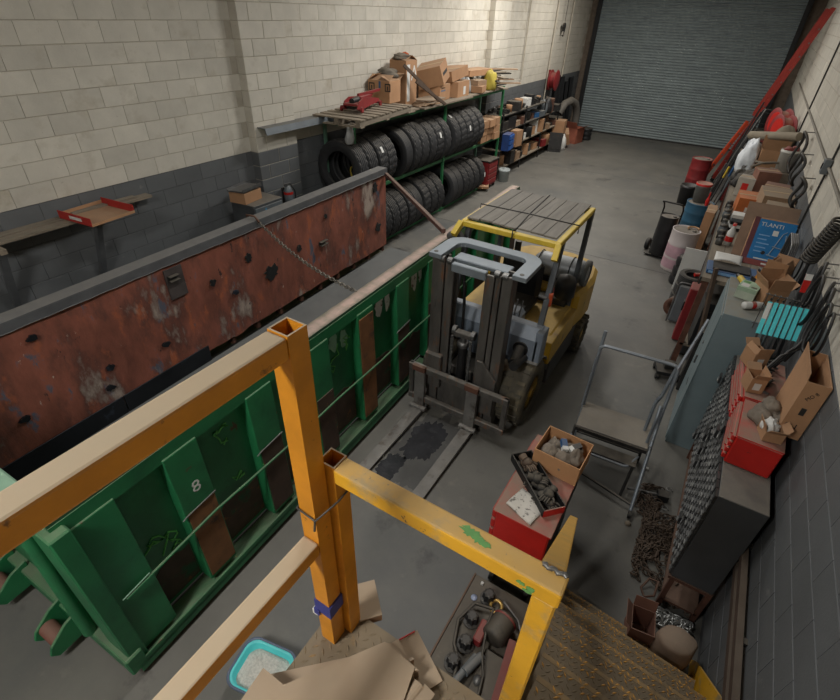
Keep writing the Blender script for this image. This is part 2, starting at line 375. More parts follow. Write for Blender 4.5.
# zip tie round the two posts and blue tape on the tall one
m_tie = mat('zip_tie', S(60, 58, 56), .5)
b = MB(); b.tube([(-.636, .5, 2.965), (-.576, .5, 2.955), (-.55, .562, 2.985), (-.55, .617, 2.99), (-.612, .617, 2.985), (-.638, .56, 2.97)], .003, 6, closed=True); b.tube([(-.576, .499, 2.955), (-.572, .49, 2.93)], .003, 6); b.build('zip_tie', m_tie, st)
m_bt = mat('blue_tape', S(56, 60, 128), .6, var=.2)
b = MB(); b.box(-.636, -.574, .501, .560, 2.46, 2.52); b.box(-.64, -.62, .497, .51, 2.44, 2.47); b.build('blue_tape', m_bt, st)
b = MB(); b.box(-.648, -.63, .498, .52, 2.43, 2.455); b.build('tape_tail', m_white, st)
# landing, treads
b = MB(); b.box(-.66, XR - .03, -1.9, .63, ZLD - .012, ZLD); b.box(-.66, XR - .03, .62, .63, ZLD - .16, ZLD - .012); b.box(-.66, -.65, -1.9, .62, ZLD - .16, ZLD - .012); b.build('landing_plate', m_plate, st)
def lozenges(x0, x1, y0, y1, z, p=.042, keep=1.):
    b = MB(); n = 0; y = y0; rl = random.Random(17)
    while y < y1:
        x = x0 + (p / 2 if n % 2 else 0); k = 0
        while x < x1:
            a = R(45 if (k + n) % 2 else -45); c = Vector((x, y, z)); d = Vector((math.cos(a), math.sin(a), 0)); e = Vector((-d.y, d.x, 0))
            if rl.random() < keep: b.add([c - d * .014, c - e * .0045, c + d * .014, c + e * .0045, c + Vector((0, 0, .002)) - d * .006, c + Vector((0, 0, .002)) + d * .006], [(0, 1, 4), (1, 2, 5, 4), (2, 3, 5), (3, 0, 4, 5)])
            x += p * .75; k += 1
        y += p * .62; n += 1
    return b
o = lozenges(-.65, XR - .05, -.6, .62, ZLD).build('plate_pattern', m_plate, st); o['kind'] = 'stuff'
RISE, RUN, NS = .24, .215, 9
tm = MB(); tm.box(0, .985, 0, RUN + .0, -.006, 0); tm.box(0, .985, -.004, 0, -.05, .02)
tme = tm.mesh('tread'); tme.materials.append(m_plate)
nm_ = MB(); nm_.box(0, .985, RUN, RUN + .022, -.006, .001); nm_.box(0, .985, RUN + .018, RUN + .022, -.05, -.006); nme = nm_.mesh('nosing'); nme.materials.append(mat('worn_yellow_lit_nosing', S(136, 108, 64), .6, .1, var=.4, vscale=9, dust=.3, patches=[(S(186, 134, 46), 8, .60, .1), (S(104, 88, 62), 5, .52, .12)]))  # yellow wear, painted lighter than the tread to imitate lit edges and step shade
lm = lozenges(.02, .97, .015, RUN - .01, 0).mesh('tread_pattern'); lm.materials.append(m_plate)
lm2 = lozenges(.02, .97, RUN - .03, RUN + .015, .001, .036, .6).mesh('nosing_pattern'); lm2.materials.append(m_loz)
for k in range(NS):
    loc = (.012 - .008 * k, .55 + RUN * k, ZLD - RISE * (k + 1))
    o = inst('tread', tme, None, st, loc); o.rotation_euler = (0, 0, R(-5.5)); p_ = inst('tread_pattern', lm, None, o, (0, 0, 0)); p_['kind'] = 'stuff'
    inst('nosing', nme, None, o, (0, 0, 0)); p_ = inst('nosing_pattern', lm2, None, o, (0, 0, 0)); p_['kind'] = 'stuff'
for x in (-.012, XR - .045):
    b = MB(); b.prism([(.6, ZLD), (.6, ZLD - .22), (2.35, 0), (2.55, 0), (2.47, .14)], 'x', x - .004, x + .012)
    o = b.build('stringer', m_ye, st)
    if x < 0: o.rotation_euler = (0, 0, R(1.6))

m_smear = mat('green_paint_smear', S(98, 150, 84), .6, var=.2)
def splat(cx, cy, w_, h_, sd, n=22):
    q = random.Random(sd); return [(cx + math.cos(6.283 * i / n) * w_ / 2 * q.uniform(.5, 1.2), cy + math.sin(6.283 * i / n) * h_ / 2 * q.uniform(.5, 1.2)) for i in range(n)]
for cx, cy, w_, h_, sd in ((-.205, .588, .05, .03, 1), (-.185, .582, .035, .02, 2), (-.165, .58, .025, .015, 3)): MB().prism(splat(cx, cy, w_, h_, sd), 'z', 3.0995, 3.1004 + .0003 * sd).build('paint_smear', m_smear, st)
for cx, cz, w_, h_, sd in ((-.075, 3.075, .02, .012, 4), (-.055, 3.072, .018, .016, 5), (-.06, 3.06, .02, .01, 6)): MB().prism(splat(cx, cz, w_, h_, sd), 'y', .5574 - .0002 * sd, .5585).build('paint_smear', m_smear, st)
# ------------------------------------------------------------------ roll-off dumpster under repair
m_gr = mat('green_enamel', S(36, 114, 70), .42, var=.2, vscale=2.5, patches=[(S(26, 80, 52), 1.6, .5, .2), (S(92, 60, 44), 5.5, .66, .05), (S(110, 150, 110), 17, .72, .05)], dust=.45, bump=.05)
m_gr_pale = mat('chalky_green_paint', S(128, 172, 146), .7, var=.15, dust=.3, patches=[(S(120, 80, 62), 9, .66, .06)])
m_gr_rust = mat('rusted_green_plate', S(74, 58, 48), .75, .1, var=.3, vscale=6, patches=[(S(40, 84, 56), 3.2, .58, .08), (S(120, 76, 44), 8, .62, .08)], dust=.3)
m_ochre = mat('ochre_rust', S(124, 84, 50), .8, var=.25, vscale=5, patches=[(S(74, 58, 46), 6, .55, .12)])
m_plate_r = mat('rusty_red_plate', S(128, 74, 58), .75, .1, var=.4, vscale=2.6, stretch=(1, 1.5, .7), patches=[(S(78, 50, 44), 1.5, .48, .14), (S(156, 86, 56), 3.4, .56, .10), (S(84, 86, 98), 2.6, .61, .05), (S(158, 142, 130), 1.5, .565, .10), (S(40, 32, 32), 5.5, .655, .05), (S(178, 164, 150), 8, .665, .05)], bump=.7, bscale=9)
m_rail_top = mat('primed_rail', S(92, 92, 94), .6, .3, var=.2, dust=.8, dcol=S(120, 117, 112))
m_rail_n = mat('pink_primer_rail', S(40, 84, 58), .6, var=.2, patches=[(S(120, 92, 84), 6, .64, .08)], dust=.95, dcol=S(176, 150, 138))
m_blk_plate = mat('black_mill_plate', S(36, 38, 42), .45, .5, var=.35, vscale=2, patches=[(S(64, 72, 84), 2.3, .6, .1)])
m_dfloor = mat('dusty_steel_floor', S(92, 93, 92), .75, .1, var=.15, vscale=3, dust=.5, dcol=S(112, 112, 108))
m_olive = mat('olive_rust', S(112, 110, 80), .85, var=.3)
m_paint_w = mat('white_spray_paint', S(210, 210, 206), .7, var=.1, patches=[(S(104, 62, 44), 14, .56, .05)])
m_paint_g = mat('light_green_spray', S(96, 178, 92), .7, var=.2)
dp = thing('roll_off_dumpster', 'long green open-top roll-off dumpster with rusted inner side', 'dumpster', (-2.36, .31, 0), 2.06)
DL = 7.3
def irregular(cy, cz, w, h, seed, n=18, amp=.3):
    rr = random.Random(seed); return [(cy + math.cos(2 * math.pi * i / n) * w / 2 * (1 + rr.uniform(-amp, amp)), cz + math.sin(2 * math.pi * i / n) * h / 2 * (1 + rr.uniform(-amp, amp))) for i in range(n)]
# near side: skin, ribs, rails
MB().box(-.165, -.155, 0, DL, .2, 1.62).build('side_skin', m_gr, dp)
MB().box(-.22, 0, -.02, DL, .11, .15).box(-.22, -.2, -.02, DL, .15, .27).box(-.012, 0, -.02, DL, .06, .19).build('bottom_rail', m_gr, dp, bevel=.004)
b = MB(); b.sheet(lambda u, v: (-.235 + .145 * v, DL * u, 1.69 + .006 * noise.noise(Vector((u * 60, v * 3, 0)))), 120, 2, .1); b.build('top_rail', m_rail_n, dp)
MB().box(-.10, -.085, 0, DL, 1.54, 1.66).build('rail_flange', m_gr, dp)
ribs = [(.0, .33)] + [(.66 + .712 * i, .92 + .712 * i) for i in range(10)]
for i, (a, c) in enumerate(ribs):
    b = MB(); b.prism([(-.158, .2), (-.04, .2), (-.075, 1.56), (-.158, 1.6)], 'y', a, c); b.build('rib', m_gr, dp, bevel=.006)
    if i:
        mm = m_ochre if i in (1, 4) else m_gr_rust; h = 1.0 if i != 4 else 1.5
        b = MB(); b.prism([(-.05, .24), (-.034, .24), (-.034 - .035 * (h - .24) / 1.36, h), (-.06 - .035 * (h - .24) / 1.36, h)], 'y', a + .015, c - .012); b.build('wear_plate', mm, dp)
        if i in (1, 2, 5): MB().tube([(-.052, a - .03, .985), (-.05, a + .0, 1.0), (-.05, c, 1.02)], .006, 6).build('weld_line', m_steel, dp)
for i in range(len(ribs) - 1):
    a = ribs[i][1]; c = ribs[i + 1][0]
    top = [.62, .66, .7, .75, .72, .65, .6, .6, .6, .6][i]
    b = MB(); poly = [(a + .01, .24), (c - .01, .24)] + [(c - .01 - (c - a - .02) * t / 5, top + .09 * noise.noise(Vector((i * 3.1, t * .9, 0)))) for t in range(6)]
    b.prism(poly, 'x', -.157, -.151); b.build('rusted_patch', m_gr_rust, dp)
rd = [(-.03, .12, .80)] + [(-.03, .12 + k * .75, .84 + .02 * (k % 2)) for k in range(1, 9)]
MB().tube(rd, .011, 6).build('tie_rod', m_gr, dp)
MB().tube([(-.028, .1, .82), (-.028, .3, .845)], .004, 6).build('rod_end', m_gr_pale, dp)
o = text('painted_number', '8', .15, m_paint_w, dp, (-.052, .80, 1.19), (88.5, 0, 90)); o['label'] = 'white stencilled figure 8'
# white and light green paint marks
for (y, z, ww, hh, sd) in ((3.28, 1.42, .14, .3, 1), (3.44, 1.40, .09, .26, 2), (4.02, 1.44, .13, .34, 3), (4.16, 1.46, .07, .3, 4)):
    MB().prism(irregular(y, z, ww, hh, sd, amp=.18), 'x', -.156, -.152).build('white_paint_patch', m_paint_w, dp)
for (y, z, sd, k, x) in ((.46, .72, 5, 16, -.152), (.52, .86, 8, 12, -.152), (1.15, 1.24, 6, 14, -.152), (2.56, 1.35, 7, 14, -.152), (2.75, 1.33, 9, 12, -.152), (1.2, .8, 11, 9, -.152), (1.5, .92, 13, 10, -.06)):
    rr = random.Random(sd); p = [(y, z)]
    for q in range(k): p.append((p[-1][0] + rr.uniform(-.06, .065), p[-1][1] + rr.uniform(-.07, .07)))
    pts = [Vector((x, a, c)) for a, c in p]; b = MB(); b.tube(pts, .007, 5); b.build('spray_scribble', m_paint_g, dp)
for (y, z, ww, hh, sd) in ((2.5, 1.4, .12, .22, 21), (2.66, 1.36, .1, .2, 22)):
    MB().prism(irregular(y, z, ww, hh, sd, amp=.25), 'x', -.156, -.151).build('pale_green_patch', m_gr_pale, dp)
# bed
MB().box(-2.42, -.16, 0.0, 7.05, .1, .17).build('bed_floor', m_dfloor, dp)
for k in range(9): MB().box(-2.4, -.2, .3 + k * .8, .42 + k * .8, .03, .1).build('cross_member', m_gr, dp)
# far side: rusted inner plate with ragged foot, stubs, top rail
XF = -2.42
foot = []
NF = 60
for i in range(NF + 1):
    y = .02 + (6.9 - .02) * i / NF; foot.append((y, .30 + .035 * noise.noise(Vector((y * 1.7, 3, 0))) + .025 * noise.noise(Vector((y * 6, 1, 0)))))
b = MB()
def plate(u, v):
    y = .02 + (6.9 - .02) * u; lo = foot[min(NF, int(round(u * NF)))][1]; z = lo + (1.6 - lo) * v
    return (XF + .018 * noise.noise(Vector((y * 1.1, z * 1.6, 5))) + .007 * noise.noise(Vector((y * 4.5, z * 5, 2))), y, z)
vs = [plate(i / 120, j / 16) for j in range(17) for i in range(121)]
b.add(vs, [(j * 121 + i, j * 121 + i + 1, (j + 1) * 121 + i + 1, (j + 1) * 121 + i) for j in range(16) for i in range(120)], None, True)
b.add([(x - .02, y, z) for x, y, z in vs], [(j * 121 + i + 1, j * 121 + i, (j + 1) * 121 + i, (j + 1) * 121 + i + 1) for j in range(16) for i in range(120)], None, True)
b.build('rusted_inner_plate', m_plate_r, dp)
MB().box(XF - .16, XF + .02, 0, 6.92, 1.69, 1.70).box(XF - .16, XF - .15, 0, 6.92, 1.58, 1.69).box(XF + .012, XF + .022, 0, 6.92, 1.6, 1.69).build('far_top_rail', m_rail_top, dp)
b = MB(); b.tube([(XF + .024, .02 + k * .1, 1.602 + .003 * math.sin(k * 1.9)) for k in range(69)], .004, 5); b.build('weld_line', m_steel, dp)
for k in range(15):
    y = .35 + k * .462
    MB().box(XF - .13, XF - .03, y, y + .05, .17, 1.58).build('far_stud', m_rust, dp)
for k in range(10): MB().box(XF - .17, XF - .14, .2 + k * .71, .34 + k * .71, .15, 1.58).build('far_rib', m_gr, dp)
MB().box(XF - .16, XF - .13, 0, 6.9, .1, .36).build('far_bottom_rail', m_olive, dp)
MB().box(XF - .14, XF - .135, 3.2, 6.9, .6, 1.6).build('far_outer_skin', m_gr, dp)
for a, c in ((.3, 1.55), (1.56, 2.72)): MB().box(XF + .004, XF + .016, a, c, .175, .40).build('patch_plate', m_blk_plate, dp, bevel=.003)
for (y, z, ww, hh) in ((2.42, 1.38, .22, .36), (.35, 1.2, .2, .3)): MB().box(XF + .008, XF + .028, y, y + ww, z - hh / 2, z + hh / 2).build('patch_plate', mat('grey_scab_plate', S(74, 66, 64), .7, .2, var=.3), dp)
for (y, z, L_, a) in ((5.05, .98, .17, 8), (2.5, 1.46, .12, 6)):
    b = MB(); M_ = TR((XF + .03, y, z), 0, 0, 0); b.box(0, .06, -L_ / 2, L_ / 2, .025, .03, M_); b.box(0, .005, -L_ / 2, L_ / 2, -.03, .03, M_); b.box(0, .06, -L_ / 2, L_ / 2, -.03, -.025, M_); b.build('welded_clip', m_dark, dp)
for (y, z) in ((1.55, .80), (1.48, .58), (1.05, 1.46), (2.2, .72), (3.3, .9), (.7, .75)):
    b = MB(); b.prism(irregular(y, z, .09, .06, int(y * 31)), 'x', XF + .0, XF + .028); b.build('welded_lug', m_blk_plate, dp)
for (y, z, rr_) in ((3.95, .92, .11), (6.55, 1.45, .065), (6.62, .72, .07), (3.6, 1.27, .05), (4.55, 1.06, .045), (3.0, 1.17, .04), (5.2, 1.35, .03)):
    b = MB(); b.prism(irregular(y, z, rr_ * 2, rr_ * 2.1, int(y * 57), n=20, amp=.35), 'x', XF + .005, XF + .022); b.build('burnt_hole', m_black, dp)
# near end: headboard, corner post, rollers on brackets
MB().box(-2.5, -.05, 0, .05, .2, 1.6).build('headboard', m_gr, dp)
MB().box(-2.5, -.46, -.03, .09, 1.6, 1.68).build('headboard_rail', m_gr_pale, dp, bevel=.01)
MB().box(-.25, -.02, -.045, .07, .12, 1.63).build('corner_post', m_gr, dp, bevel=.01)
MB().box(-2.5, 0, -.08, .04, .11, .3).build('end_sill', m_gr, dp, bevel=.01)
MB().cyl((-.42, -.07, .3), (-.36, -.04, 1.58), .045, n=14).build('end_tube', m_gr, dp)
MB().prism([(-.16, .3), (-.16, .34), (-.36, 1.2), (-.16, 1.55)], 'y', -.03, -.01).build('end_gusset', m_gr, dp)
for x in (-.70, -1.42):
    for s in (-.10, .10):
        b = MB(); b.prism([(-.02, .10), (-.02, .36), (-.14, .32), (-.27, .22), (-.30, .15), (-.26, .09)], 'x', x + s - .012, x + s + .012); b.build('roller_bracket', m_gr, dp, .004)
    MB().cyl((x - .085, -.20, .19), (x + .085, -.20, .19), .06, n=20).build('roller', mat('red_primer', S(120, 74, 62), .7, dust=.3), dp)

# chain across the dumpster, brace bar, things left in the bed
def link_chain(mb, pts, pitch=.05, r=.0055, w=.017, seed=0):
    """links along a polyline, alternately turned"""
    pts = [Vector(p) for p in pts]; L_ = []; acc = 0
    segs = [(pts[i], pts[i + 1], (pts[i + 1] - pts[i]).length) for i in range(len(pts) - 1)]
    tot = sum(s[2] for s in segs); n = max(2, int(tot / pitch))
    for k in range(n):
        d = tot * (k + .5) / n; q = d
        for a, c, l in segs:
            if q <= l or (a, c, l) == segs[-1]: p = a + (c - a) * min(1, q / l); t = (c - a).normalized(); break
            q -= l
        R_ = t.to_track_quat('X', 'Z').to_matrix().to_4x4() @ Matrix.Rotation(R(90 * (k % 2) + 25), 4, 'X'); h = pitch * .66
        ring = []
        for i in range(5): a = R(-90 + 45 * i); ring.append((h - w + w * math.cos(a), w * math.sin(a), 0))
        for i in range(5): a = R(90 + 45 * i); ring.append((-h + w + w * math.cos(a), w * math.sin(a), 0))
        mb.tube(ring, r, 5, closed=True, M=Matrix.Translation(p) @ R_)
    return mb
m_chain = mat('worn_chain_steel', S(132, 126, 116), .45, .6, var=.3, patches=[(S(84, 66, 52), 20, .55, .1)])
def dpt(x, y, z):
    a = R(2.06); return Vector((-2.36 + x * math.cos(a) - y * math.sin(a), .31 + x * math.sin(a) + y * math.cos(a), z))
t = thing('chain', 'steel chain stretched across the dumpster from the rusty side to the green side', 'chain', dpt(XF, 3.4, 1.7))
A = dpt(XF + .03, 3.85, 1.68); B = dpt(-.23, 3.0, 1.69)
pts = [A + (B - A) * (i / 12) - Vector((0, 0, .10 * math.sin(math.pi * i / 12))) for i in range(13)]
o = link_chain(MB(), [p - t.location for p in pts]).build('links', m_chain, t); o['kind'] = 'stuff'
b = MB(); b.tube([A - t.location + Vector((.02, 0, 0)), A - t.location + Vector((-.05, 0, .06)), A - t.location + Vector((-.2, 0, .05)), A - t.location + Vector((-.2, 0, -.05))], .014, 8); b.build('hook', m_rust, t)
a_, c_ = dpt(XF + .03, 6.88, 1.60), dpt(-.2, 4.82, 1.725)
o = MB().bar(a_, c_, .055, .055).build('brace_bar', mat('brown_primer_bar', S(96, 66, 58), .7, dust=.4), None, bevel=.005); tag(o, 'brown steel bar bracing the rusty dumpster side to the green side', 'bar')
b = MB(); b.tube([dpt(-1.45, 4.55, .21), dpt(-1.05, 4.95, .205), dpt(-.75, 5.2, .2)], .022, 8); o = b.build('pry_bar', m_red, None); tag(o, 'red bar lying on the dumpster floor', 'bar')
t = thing('spray_bottle', 'small white bottle with yellow and red label on the dumpster floor', 'bottle', dpt(-1.9, 3.0, .17), 40)
MB().lathe([(.03, 0), (.04, .01), (.04, .12), (.018, .16), (.018, .19)], 14).build('bottle_body', m_white, t)
MB().lathe([(.041, .03), (.041, .1)], 14).build('bottle_label', m_yellow, t); MB().lathe([(.02, .185), (.02, .22)], 10).build('cap', m_red, t)
for i, (x, y, a, l) in enumerate(((-1.75, 4.05, 60, .5), (-1.6, 4.3, 20, .42), (-1.35, 4.25, 110, .35), (-1.2, 4.1, 75, .45))):
    p = dpt(x, y, .17); b = MB(); b.box(-l / 2, l / 2, -.02, .02, 0, .03); o = b.build('steel_offcut', m_black, None, loc=p); o.rotation_euler = (0, 0, R(a)); tag(o, 'dark steel offcut on the dumpster floor, %s from the white bottle' % ['first', 'second', 'third', 'fourth'][i], 'offcut', 'steel offcuts in the dumpster')
# ------------------------------------------------------------------ tyre rack along the left wall
ORD = ['first', 'second', 'third', 'fourth', 'fifth', 'sixth', 'seventh', 'eighth', 'ninth', 'tenth', 'eleventh', 'twelfth', 'thirteenth', 'fourteenth', 'fifteenth', 'sixteenth', 'seventeenth', 'eighteenth', 'nineteenth', 'twentieth']
m_rackg = mat('rack_green', S(44, 110, 68), .5, var=.2, dust=.3, patches=[(S(90, 84, 66), 12, .62, .08)])
m_rackp = mat('rack_pale_green', S(98, 134, 114), .55, var=.15, dust=.3)
rk = thing('tyre_rack', 'green steel two-tier tyre rack with wooden top deck', 'rack', (-5.82, 6.9, 0))
def rb(name, x0, x1, y0, y1, z0, z1, m=m_rackg, bevel=0): return MB().box(x0 + 5.82, x1 + 5.82, y0 - 6.9, y1 - 6.9, z0, z1).build(name, m, rk, bevel)
for y in (6.88, 10.05, 13.1):
    rb('post', -5.53, -5.48, y - .025, y + .025, 0, 2.36 if y < 13 else 2.42)
    rb('post', -6.16, -6.11, y - .025, y + .025, 0, 2.36, m_rackp)
    for z in (.06, 1.15, 2.31): rb('cross_arm', -6.11, -5.53, y - .02, y + .02, z, z + .05)
for z, h in ((.02, .05), (1.16, .06), (2.3, .06)):
    for x in (-5.54, -6.16): rb('beam', x, x + .045, 6.86, 13.12, z, z + h)
# deck boards
for i in range(5):
    rb('deck_board', -6.17 + i * .145, -6.17 + i * .145 + .138, 6.6 + .1 * ((i * 3) % 4), 13.3 - .12 * ((i * 5) % 3), 2.365, 2.39, m_wood)
rb('deck_board', -5.52, -5.36, 7.1, 8.6, 2.372, 2.39, m_wood); rb('deck_board', -5.55, -5.33, 8.9, 11.0, 2.375, 2.4, m_wood)
# tyres
def tyre_mesh(r=.5, w=.27, ri=.285, n=72, style=0):
    prof = [(ri, -w * .36), (ri + .02, -w * .42), (ri + .09, -w * .5), (r - .07, -w * .5), (r - .02, -w * .46)]
    g = 4; tw = w * .43; flag = [0] * len(prof)
    for k in range(g + 1):
        a = -tw + 2 * tw * k / (g + 1); c = a + 2 * tw / (g + 1)
        gd = .012 if style < 2 else .004
        prof += [(r - gd, a + .003), (r, a + .006), (r, c - .006), (r - gd, c - .003)]
        e = 1 if (style == 1 or (style == 0 and k in (0, g))) else 0
        flag += [0, e, e, 0]
    prof += [(r - .02, w * .46), (r - .07, w * .5), (ri + .09, w * .5), (ri + .02, w * .42), (ri, w * .36)]; flag += [0] * 5
    prof += [(ri + .02, w * .30), (r - .04, w * .38), (r - .035, 0), (r - .04, -w * .38), (ri + .02, -w * .30)]; flag += [0] * 5
    vs = []; k = len(prof)
    for (rr, h), e in zip(prof, flag):
        for i in range(n):
            a = 2 * math.pi * (i + (.5 * (h > 0) if e else 0)) / n; q = rr - (.011 if e and i % 3 == 0 else 0); vs.append((q * math.cos(a), h, q * math.sin(a)))
    b = MB(); b.add(vs, [(a * n + j, a * n + (j + 1) % n, ((a + 1) % k) * n + (j + 1) % n, ((a + 1) % k) * n + j) for a in range(k) for j in range(n)], None, False)
    me = b.mesh('truck_tyre'); me.materials.append(m_rubber); return me
TY = [tyre_mesh(.475, .27, style=0), tyre_mesh(.475, .27, style=1), tyre_mesh(.465, .26, .3, style=2), tyre_mesh(.445, .25, .29, style=0)]
TR_ = [.475, .475, .465, .445]
stk = MB(); stk.sheet(lambda u, v: ((.478) * math.cos(-.11 + .22 * u), -.03 + .06 * v, (.478) * math.sin(-.11 + .22 * u)), 6, 1); stm = stk.mesh('sticker'); stm.materials.append(m_white)
def put_tyre(y, kind, zr, label, grp, sticker=None):
    o = bpy.data.objects.new('truck_tyre', TY[kind]); COL.objects.link(o); r = TR_[kind]
    o.location = (-5.705, y, zr + math.sqrt(r * r - .2 ** 2) + .006); o.rotation_euler = (R(random.uniform(-1.5, 1.5)), R(random.uniform(0, 360)) if sticker is None else 0, R(random.uniform(-2.5, 2.5)))
    tag(o, label, 'tyre', grp)
    if sticker is not None:
        s = inst('sticker', stm, None, o, (0, 0, 0)); s.rotation_euler = (0, R(-sticker), 0)
    return o
up = [(6.80, 0), (7.10, 0), (7.40, 1), (7.69, 1), (8.24, 2), (8.56, 0), (8.86, 0), (9.17, 0), (9.48, 1), (9.78, 0), (10.22, 0), (10.52, 1), (10.83, 1), (11.14, 1), (11.46, 1)]
for i, (y, k) in enumerate(up): put_tyre(y, k, 1.22, 'black truck tyre, %s from the near end of the upper rack row' % ORD[i], 'tyres in the upper rack row', {2: 32, 8: 22, 10: 62, 12: 15}.get(i))
lo = [(6.95, 0), (7.24, 0), (7.53, 0), (7.82, 0), (8.1, 1), (8.42, 1), (8.7, 2), (9.02, 1), (9.31, 0), (9.64, 0), (10.28, 2), (10.56, 2), (10.92, 3), (11.2, 3), (11.52, 3), (11.85, 3)]
for i, (y, k) in enumerate(lo): put_tyre(y, k, .07, 'black truck tyre, %s from the near end of the bottom rack row' % ORD[i], 'tyres in the bottom rack row', {15: 5}.get(i))
t = pipe('steel_channel', 'grey sheet-metal channel lying from pilaster to tyre rack', [(0, 0, 0), (0, .1, 0)], .001, m_grey, 'channel'); bpy.data.objects.remove(t)
b = MB(); b.prism([(-.13, 0), (-.1, .09), (.1, .09), (.13, 0), (.12, 0), (.095, .082), (-.095, .082), (-.12, 0)], 'y', 5.3, 7.0); o = b.build('steel_channel', m_grey, None, loc=(-5.98, 0, 2.395)); tag(o, 'grey sheet-metal channel reaching from the pilaster onto the tyre rack', 'channel')
b = MB(); b.tube([(-5.72, 6.72, 2.05), (-5.62, 6.7, 1.82), (-5.52, 6.72, 1.62), (-5.5, 6.76, 1.9), (-5.53, 6.8, 2.2)], .012, 6)
b = MB(); b.tube([(-5.47 + .09 * math.cos(a / 8 * 6.283) * (1 + .08 * math.sin(a)), 6.80 + .02 * math.sin(a * .7), 1.62 + .10 * math.sin(a / 8 * 6.283)) for a in range(40)], .009, 6); o = b.build('rope_coil', mat('yellow_rope', S(176, 150, 52), .8), None); tag(o, 'coil of yellow rope hanging on the near rack post', 'rope')
b = MB(); b.blob((-5.46, 6.72, 2.1), (.05, .09, .2), 3, .35); o = b.build('plastic_wrap', mat('grey_plastic_film', S(150, 150, 148), .35), None); tag(o, 'torn grey plastic wrap tied on the near rack post', 'plastic wrap')

# ------------------------------------------------------------------ cartons
def carton(name, label, loc, size, rz=0, rot=None, m=None, open_=False, flaps=(60, 110, 80, 120), tape=True, cat='box', group=None, lab=None, marks=True):
    """cardboard box: body of four walls, flaps, tape; origin at the base centre"""
    m = m or m_card; t = thing(name, label, cat, loc, rz, group, rot); x, y, z = size[0] / 2, size[1] / 2, size[2]; th = .006
    b = MB(); b.box(-x, x, -y, y, 0, th); b.box(-x, -x + th, -y, y, th, z); b.box(x - th, x, -y, y, th, z); b.box(-x + th, x - th, -y, -y + th, th, z); b.box(-x + th, x - th, y - th, y, th, z); b.build('carton_body', m, t)
    if open_:
        for k, a in enumerate(flaps):
            if a is None: continue
            w_, d_ = (x, y * .9) if k % 2 == 0 else (y, x * .9)
            b = MB(); b.box(-w_ + .004, w_ - .004, 0, d_, -.002, .002)
            o = b.build('flap', m, t)
            o.location = [(0, -y, z), (x, 0, z), (0, y, z), (-x, 0, z)][k]
            # flap starts shut (pointing inwards) and swings open by a degrees
            o.rotation_euler = [Euler((R(a), 0, 0)), Euler((R(a), 0, R(90))), Euler((R(a), 0, R(180))), Euler((R(a), 0, R(270)))][k]
    else:
        for s in (-1, 1):
            b = MB(); b.box(-x, x, min(0, s * y) + (.002 if s > 0 else 0), max(0, s * y) - (.002 if s < 0 else 0), z, z + .004); b.build('flap', m, t)
        if tape: MB().box(-x - .001, x + .001, -.025, .025, z + .004, z + .0055).build('tape', m_tape, t)
    if lab:   # paper label on a side: (face 0..3, u, v, w, h)
        f, u, v, w_, h_ = lab; b = MB()
        if f == 0: b.box(u - w_ / 2, u + w_ / 2, -y - .0015, -y, v, v + h_)
        elif f == 1: b.box(x, x + .0015, u - w_ / 2, u + w_ / 2, v, v + h_)
        elif f == 3: b.box(-x - .0015, -x, u - w_ / 2, u + w_ / 2, v, v + h_)
        b.build('paper_label', m_white, t)
    return t

# ------------------------------------------------------------------ on top of the rack
ZD = 2.392
pl = thing('wooden_pallet', 'weathered wooden pallet on the tyre rack under the red jack', 'pallet', (-5.66, 7.42, ZD + .02), 6)
for x in (-.4, 0, .4): MB().box(x - .045, x + .045, -.9, .9, .0, .09).build('stringer', m_wood_x, pl)
for k in range(9): MB().box(-.46, .46, -.9 + k * .212, -.9 + k * .212 + .13 + .02 * (k % 2), .09, .108).build('deck_board', m_wood, pl)
for k in (-.88, -.05, .78): MB().box(-.46, .46, k, k + .1, -.016, 0).build('bottom_board', m_wood, pl)
ZPAL = ZD + .13
jk = thing('floor_jack', 'red trolley jack lying on the wooden pallet', 'jack', (-5.70, 7.35, ZPAL + .012), 14)
for s in (-1, 1):
    b = MB(); b.prism([(-.45, .06), (-.36, .16), (-.18, .2), (.3, .15), (.52, .11), (.52, .06), (.1, .05), (-.3, .02)], 'x', s * .13 - .008, s * .13 + .008); b.build('side_frame', m_red_d, jk)
    for y in (-.36, .45): MB().cyl((s * .17, y, .045), (s * .2, y, .045), .045, n=14).build('wheel', m_red_d, jk)
MB().box(-.13, .13, -.42, -.2, .1, .13).build('front_plate', m_red_d, jk)
b = MB(); b.prism([(-.12, .12), (.3, .12), (.42, .17), (.42, .2), (-.1, .2)], 'x', -.06, .06); b.build('lift_arm', m_red_d, jk, bevel=.008)
MB().cyl((-.2, -.3, .05), (.2, -.3, .05), .018, n=8).build('axle', m_dark, jk); MB().cyl((-.2, .45, .05), (.2, .45, .05), .018, n=8).build('axle', m_dark, jk)
MB().cyl((0, -.1, .16), (0, -.36, .16), .045, n=12).build('pump', m_black, jk)
MB().cyl((0, .42, .2), (0, .42, .22), .055, n=14).build('saddle', m_black, jk)
b = MB(); b.bar((-.02, -.05, .215), (.1, .62, .235), .04, .04); b.build('handle_socket', m_red_d, jk)
t = carton('carton', 'tan carton with black square icons beside the red jack', (-5.9, 8.35, ZPAL + .004), (.46, .40, .36), 4, open_=True, flaps=(28, 20, 150, 30))
for x_, f in ((-.15, 0), (.19, 0)):
    b = MB(); b.box(x_ - .06, x_ + .06, -.2025, -.2005, .19, .32); ic = b.build('printed_icon', m_black_txt, t); MB().box(x_ - .04, x_ + .04, -.2035, -.2025, .21, .30).build('icon_field', m_card, t); MB().box(x_ - .012, x_ + .012, -.2045, -.2035, .215, .28).build('icon_bar', m_black_txt, t)
MB().box(0, .04, -.203, -.2005, .24, .35).build('blue_tape', m_blue, t)
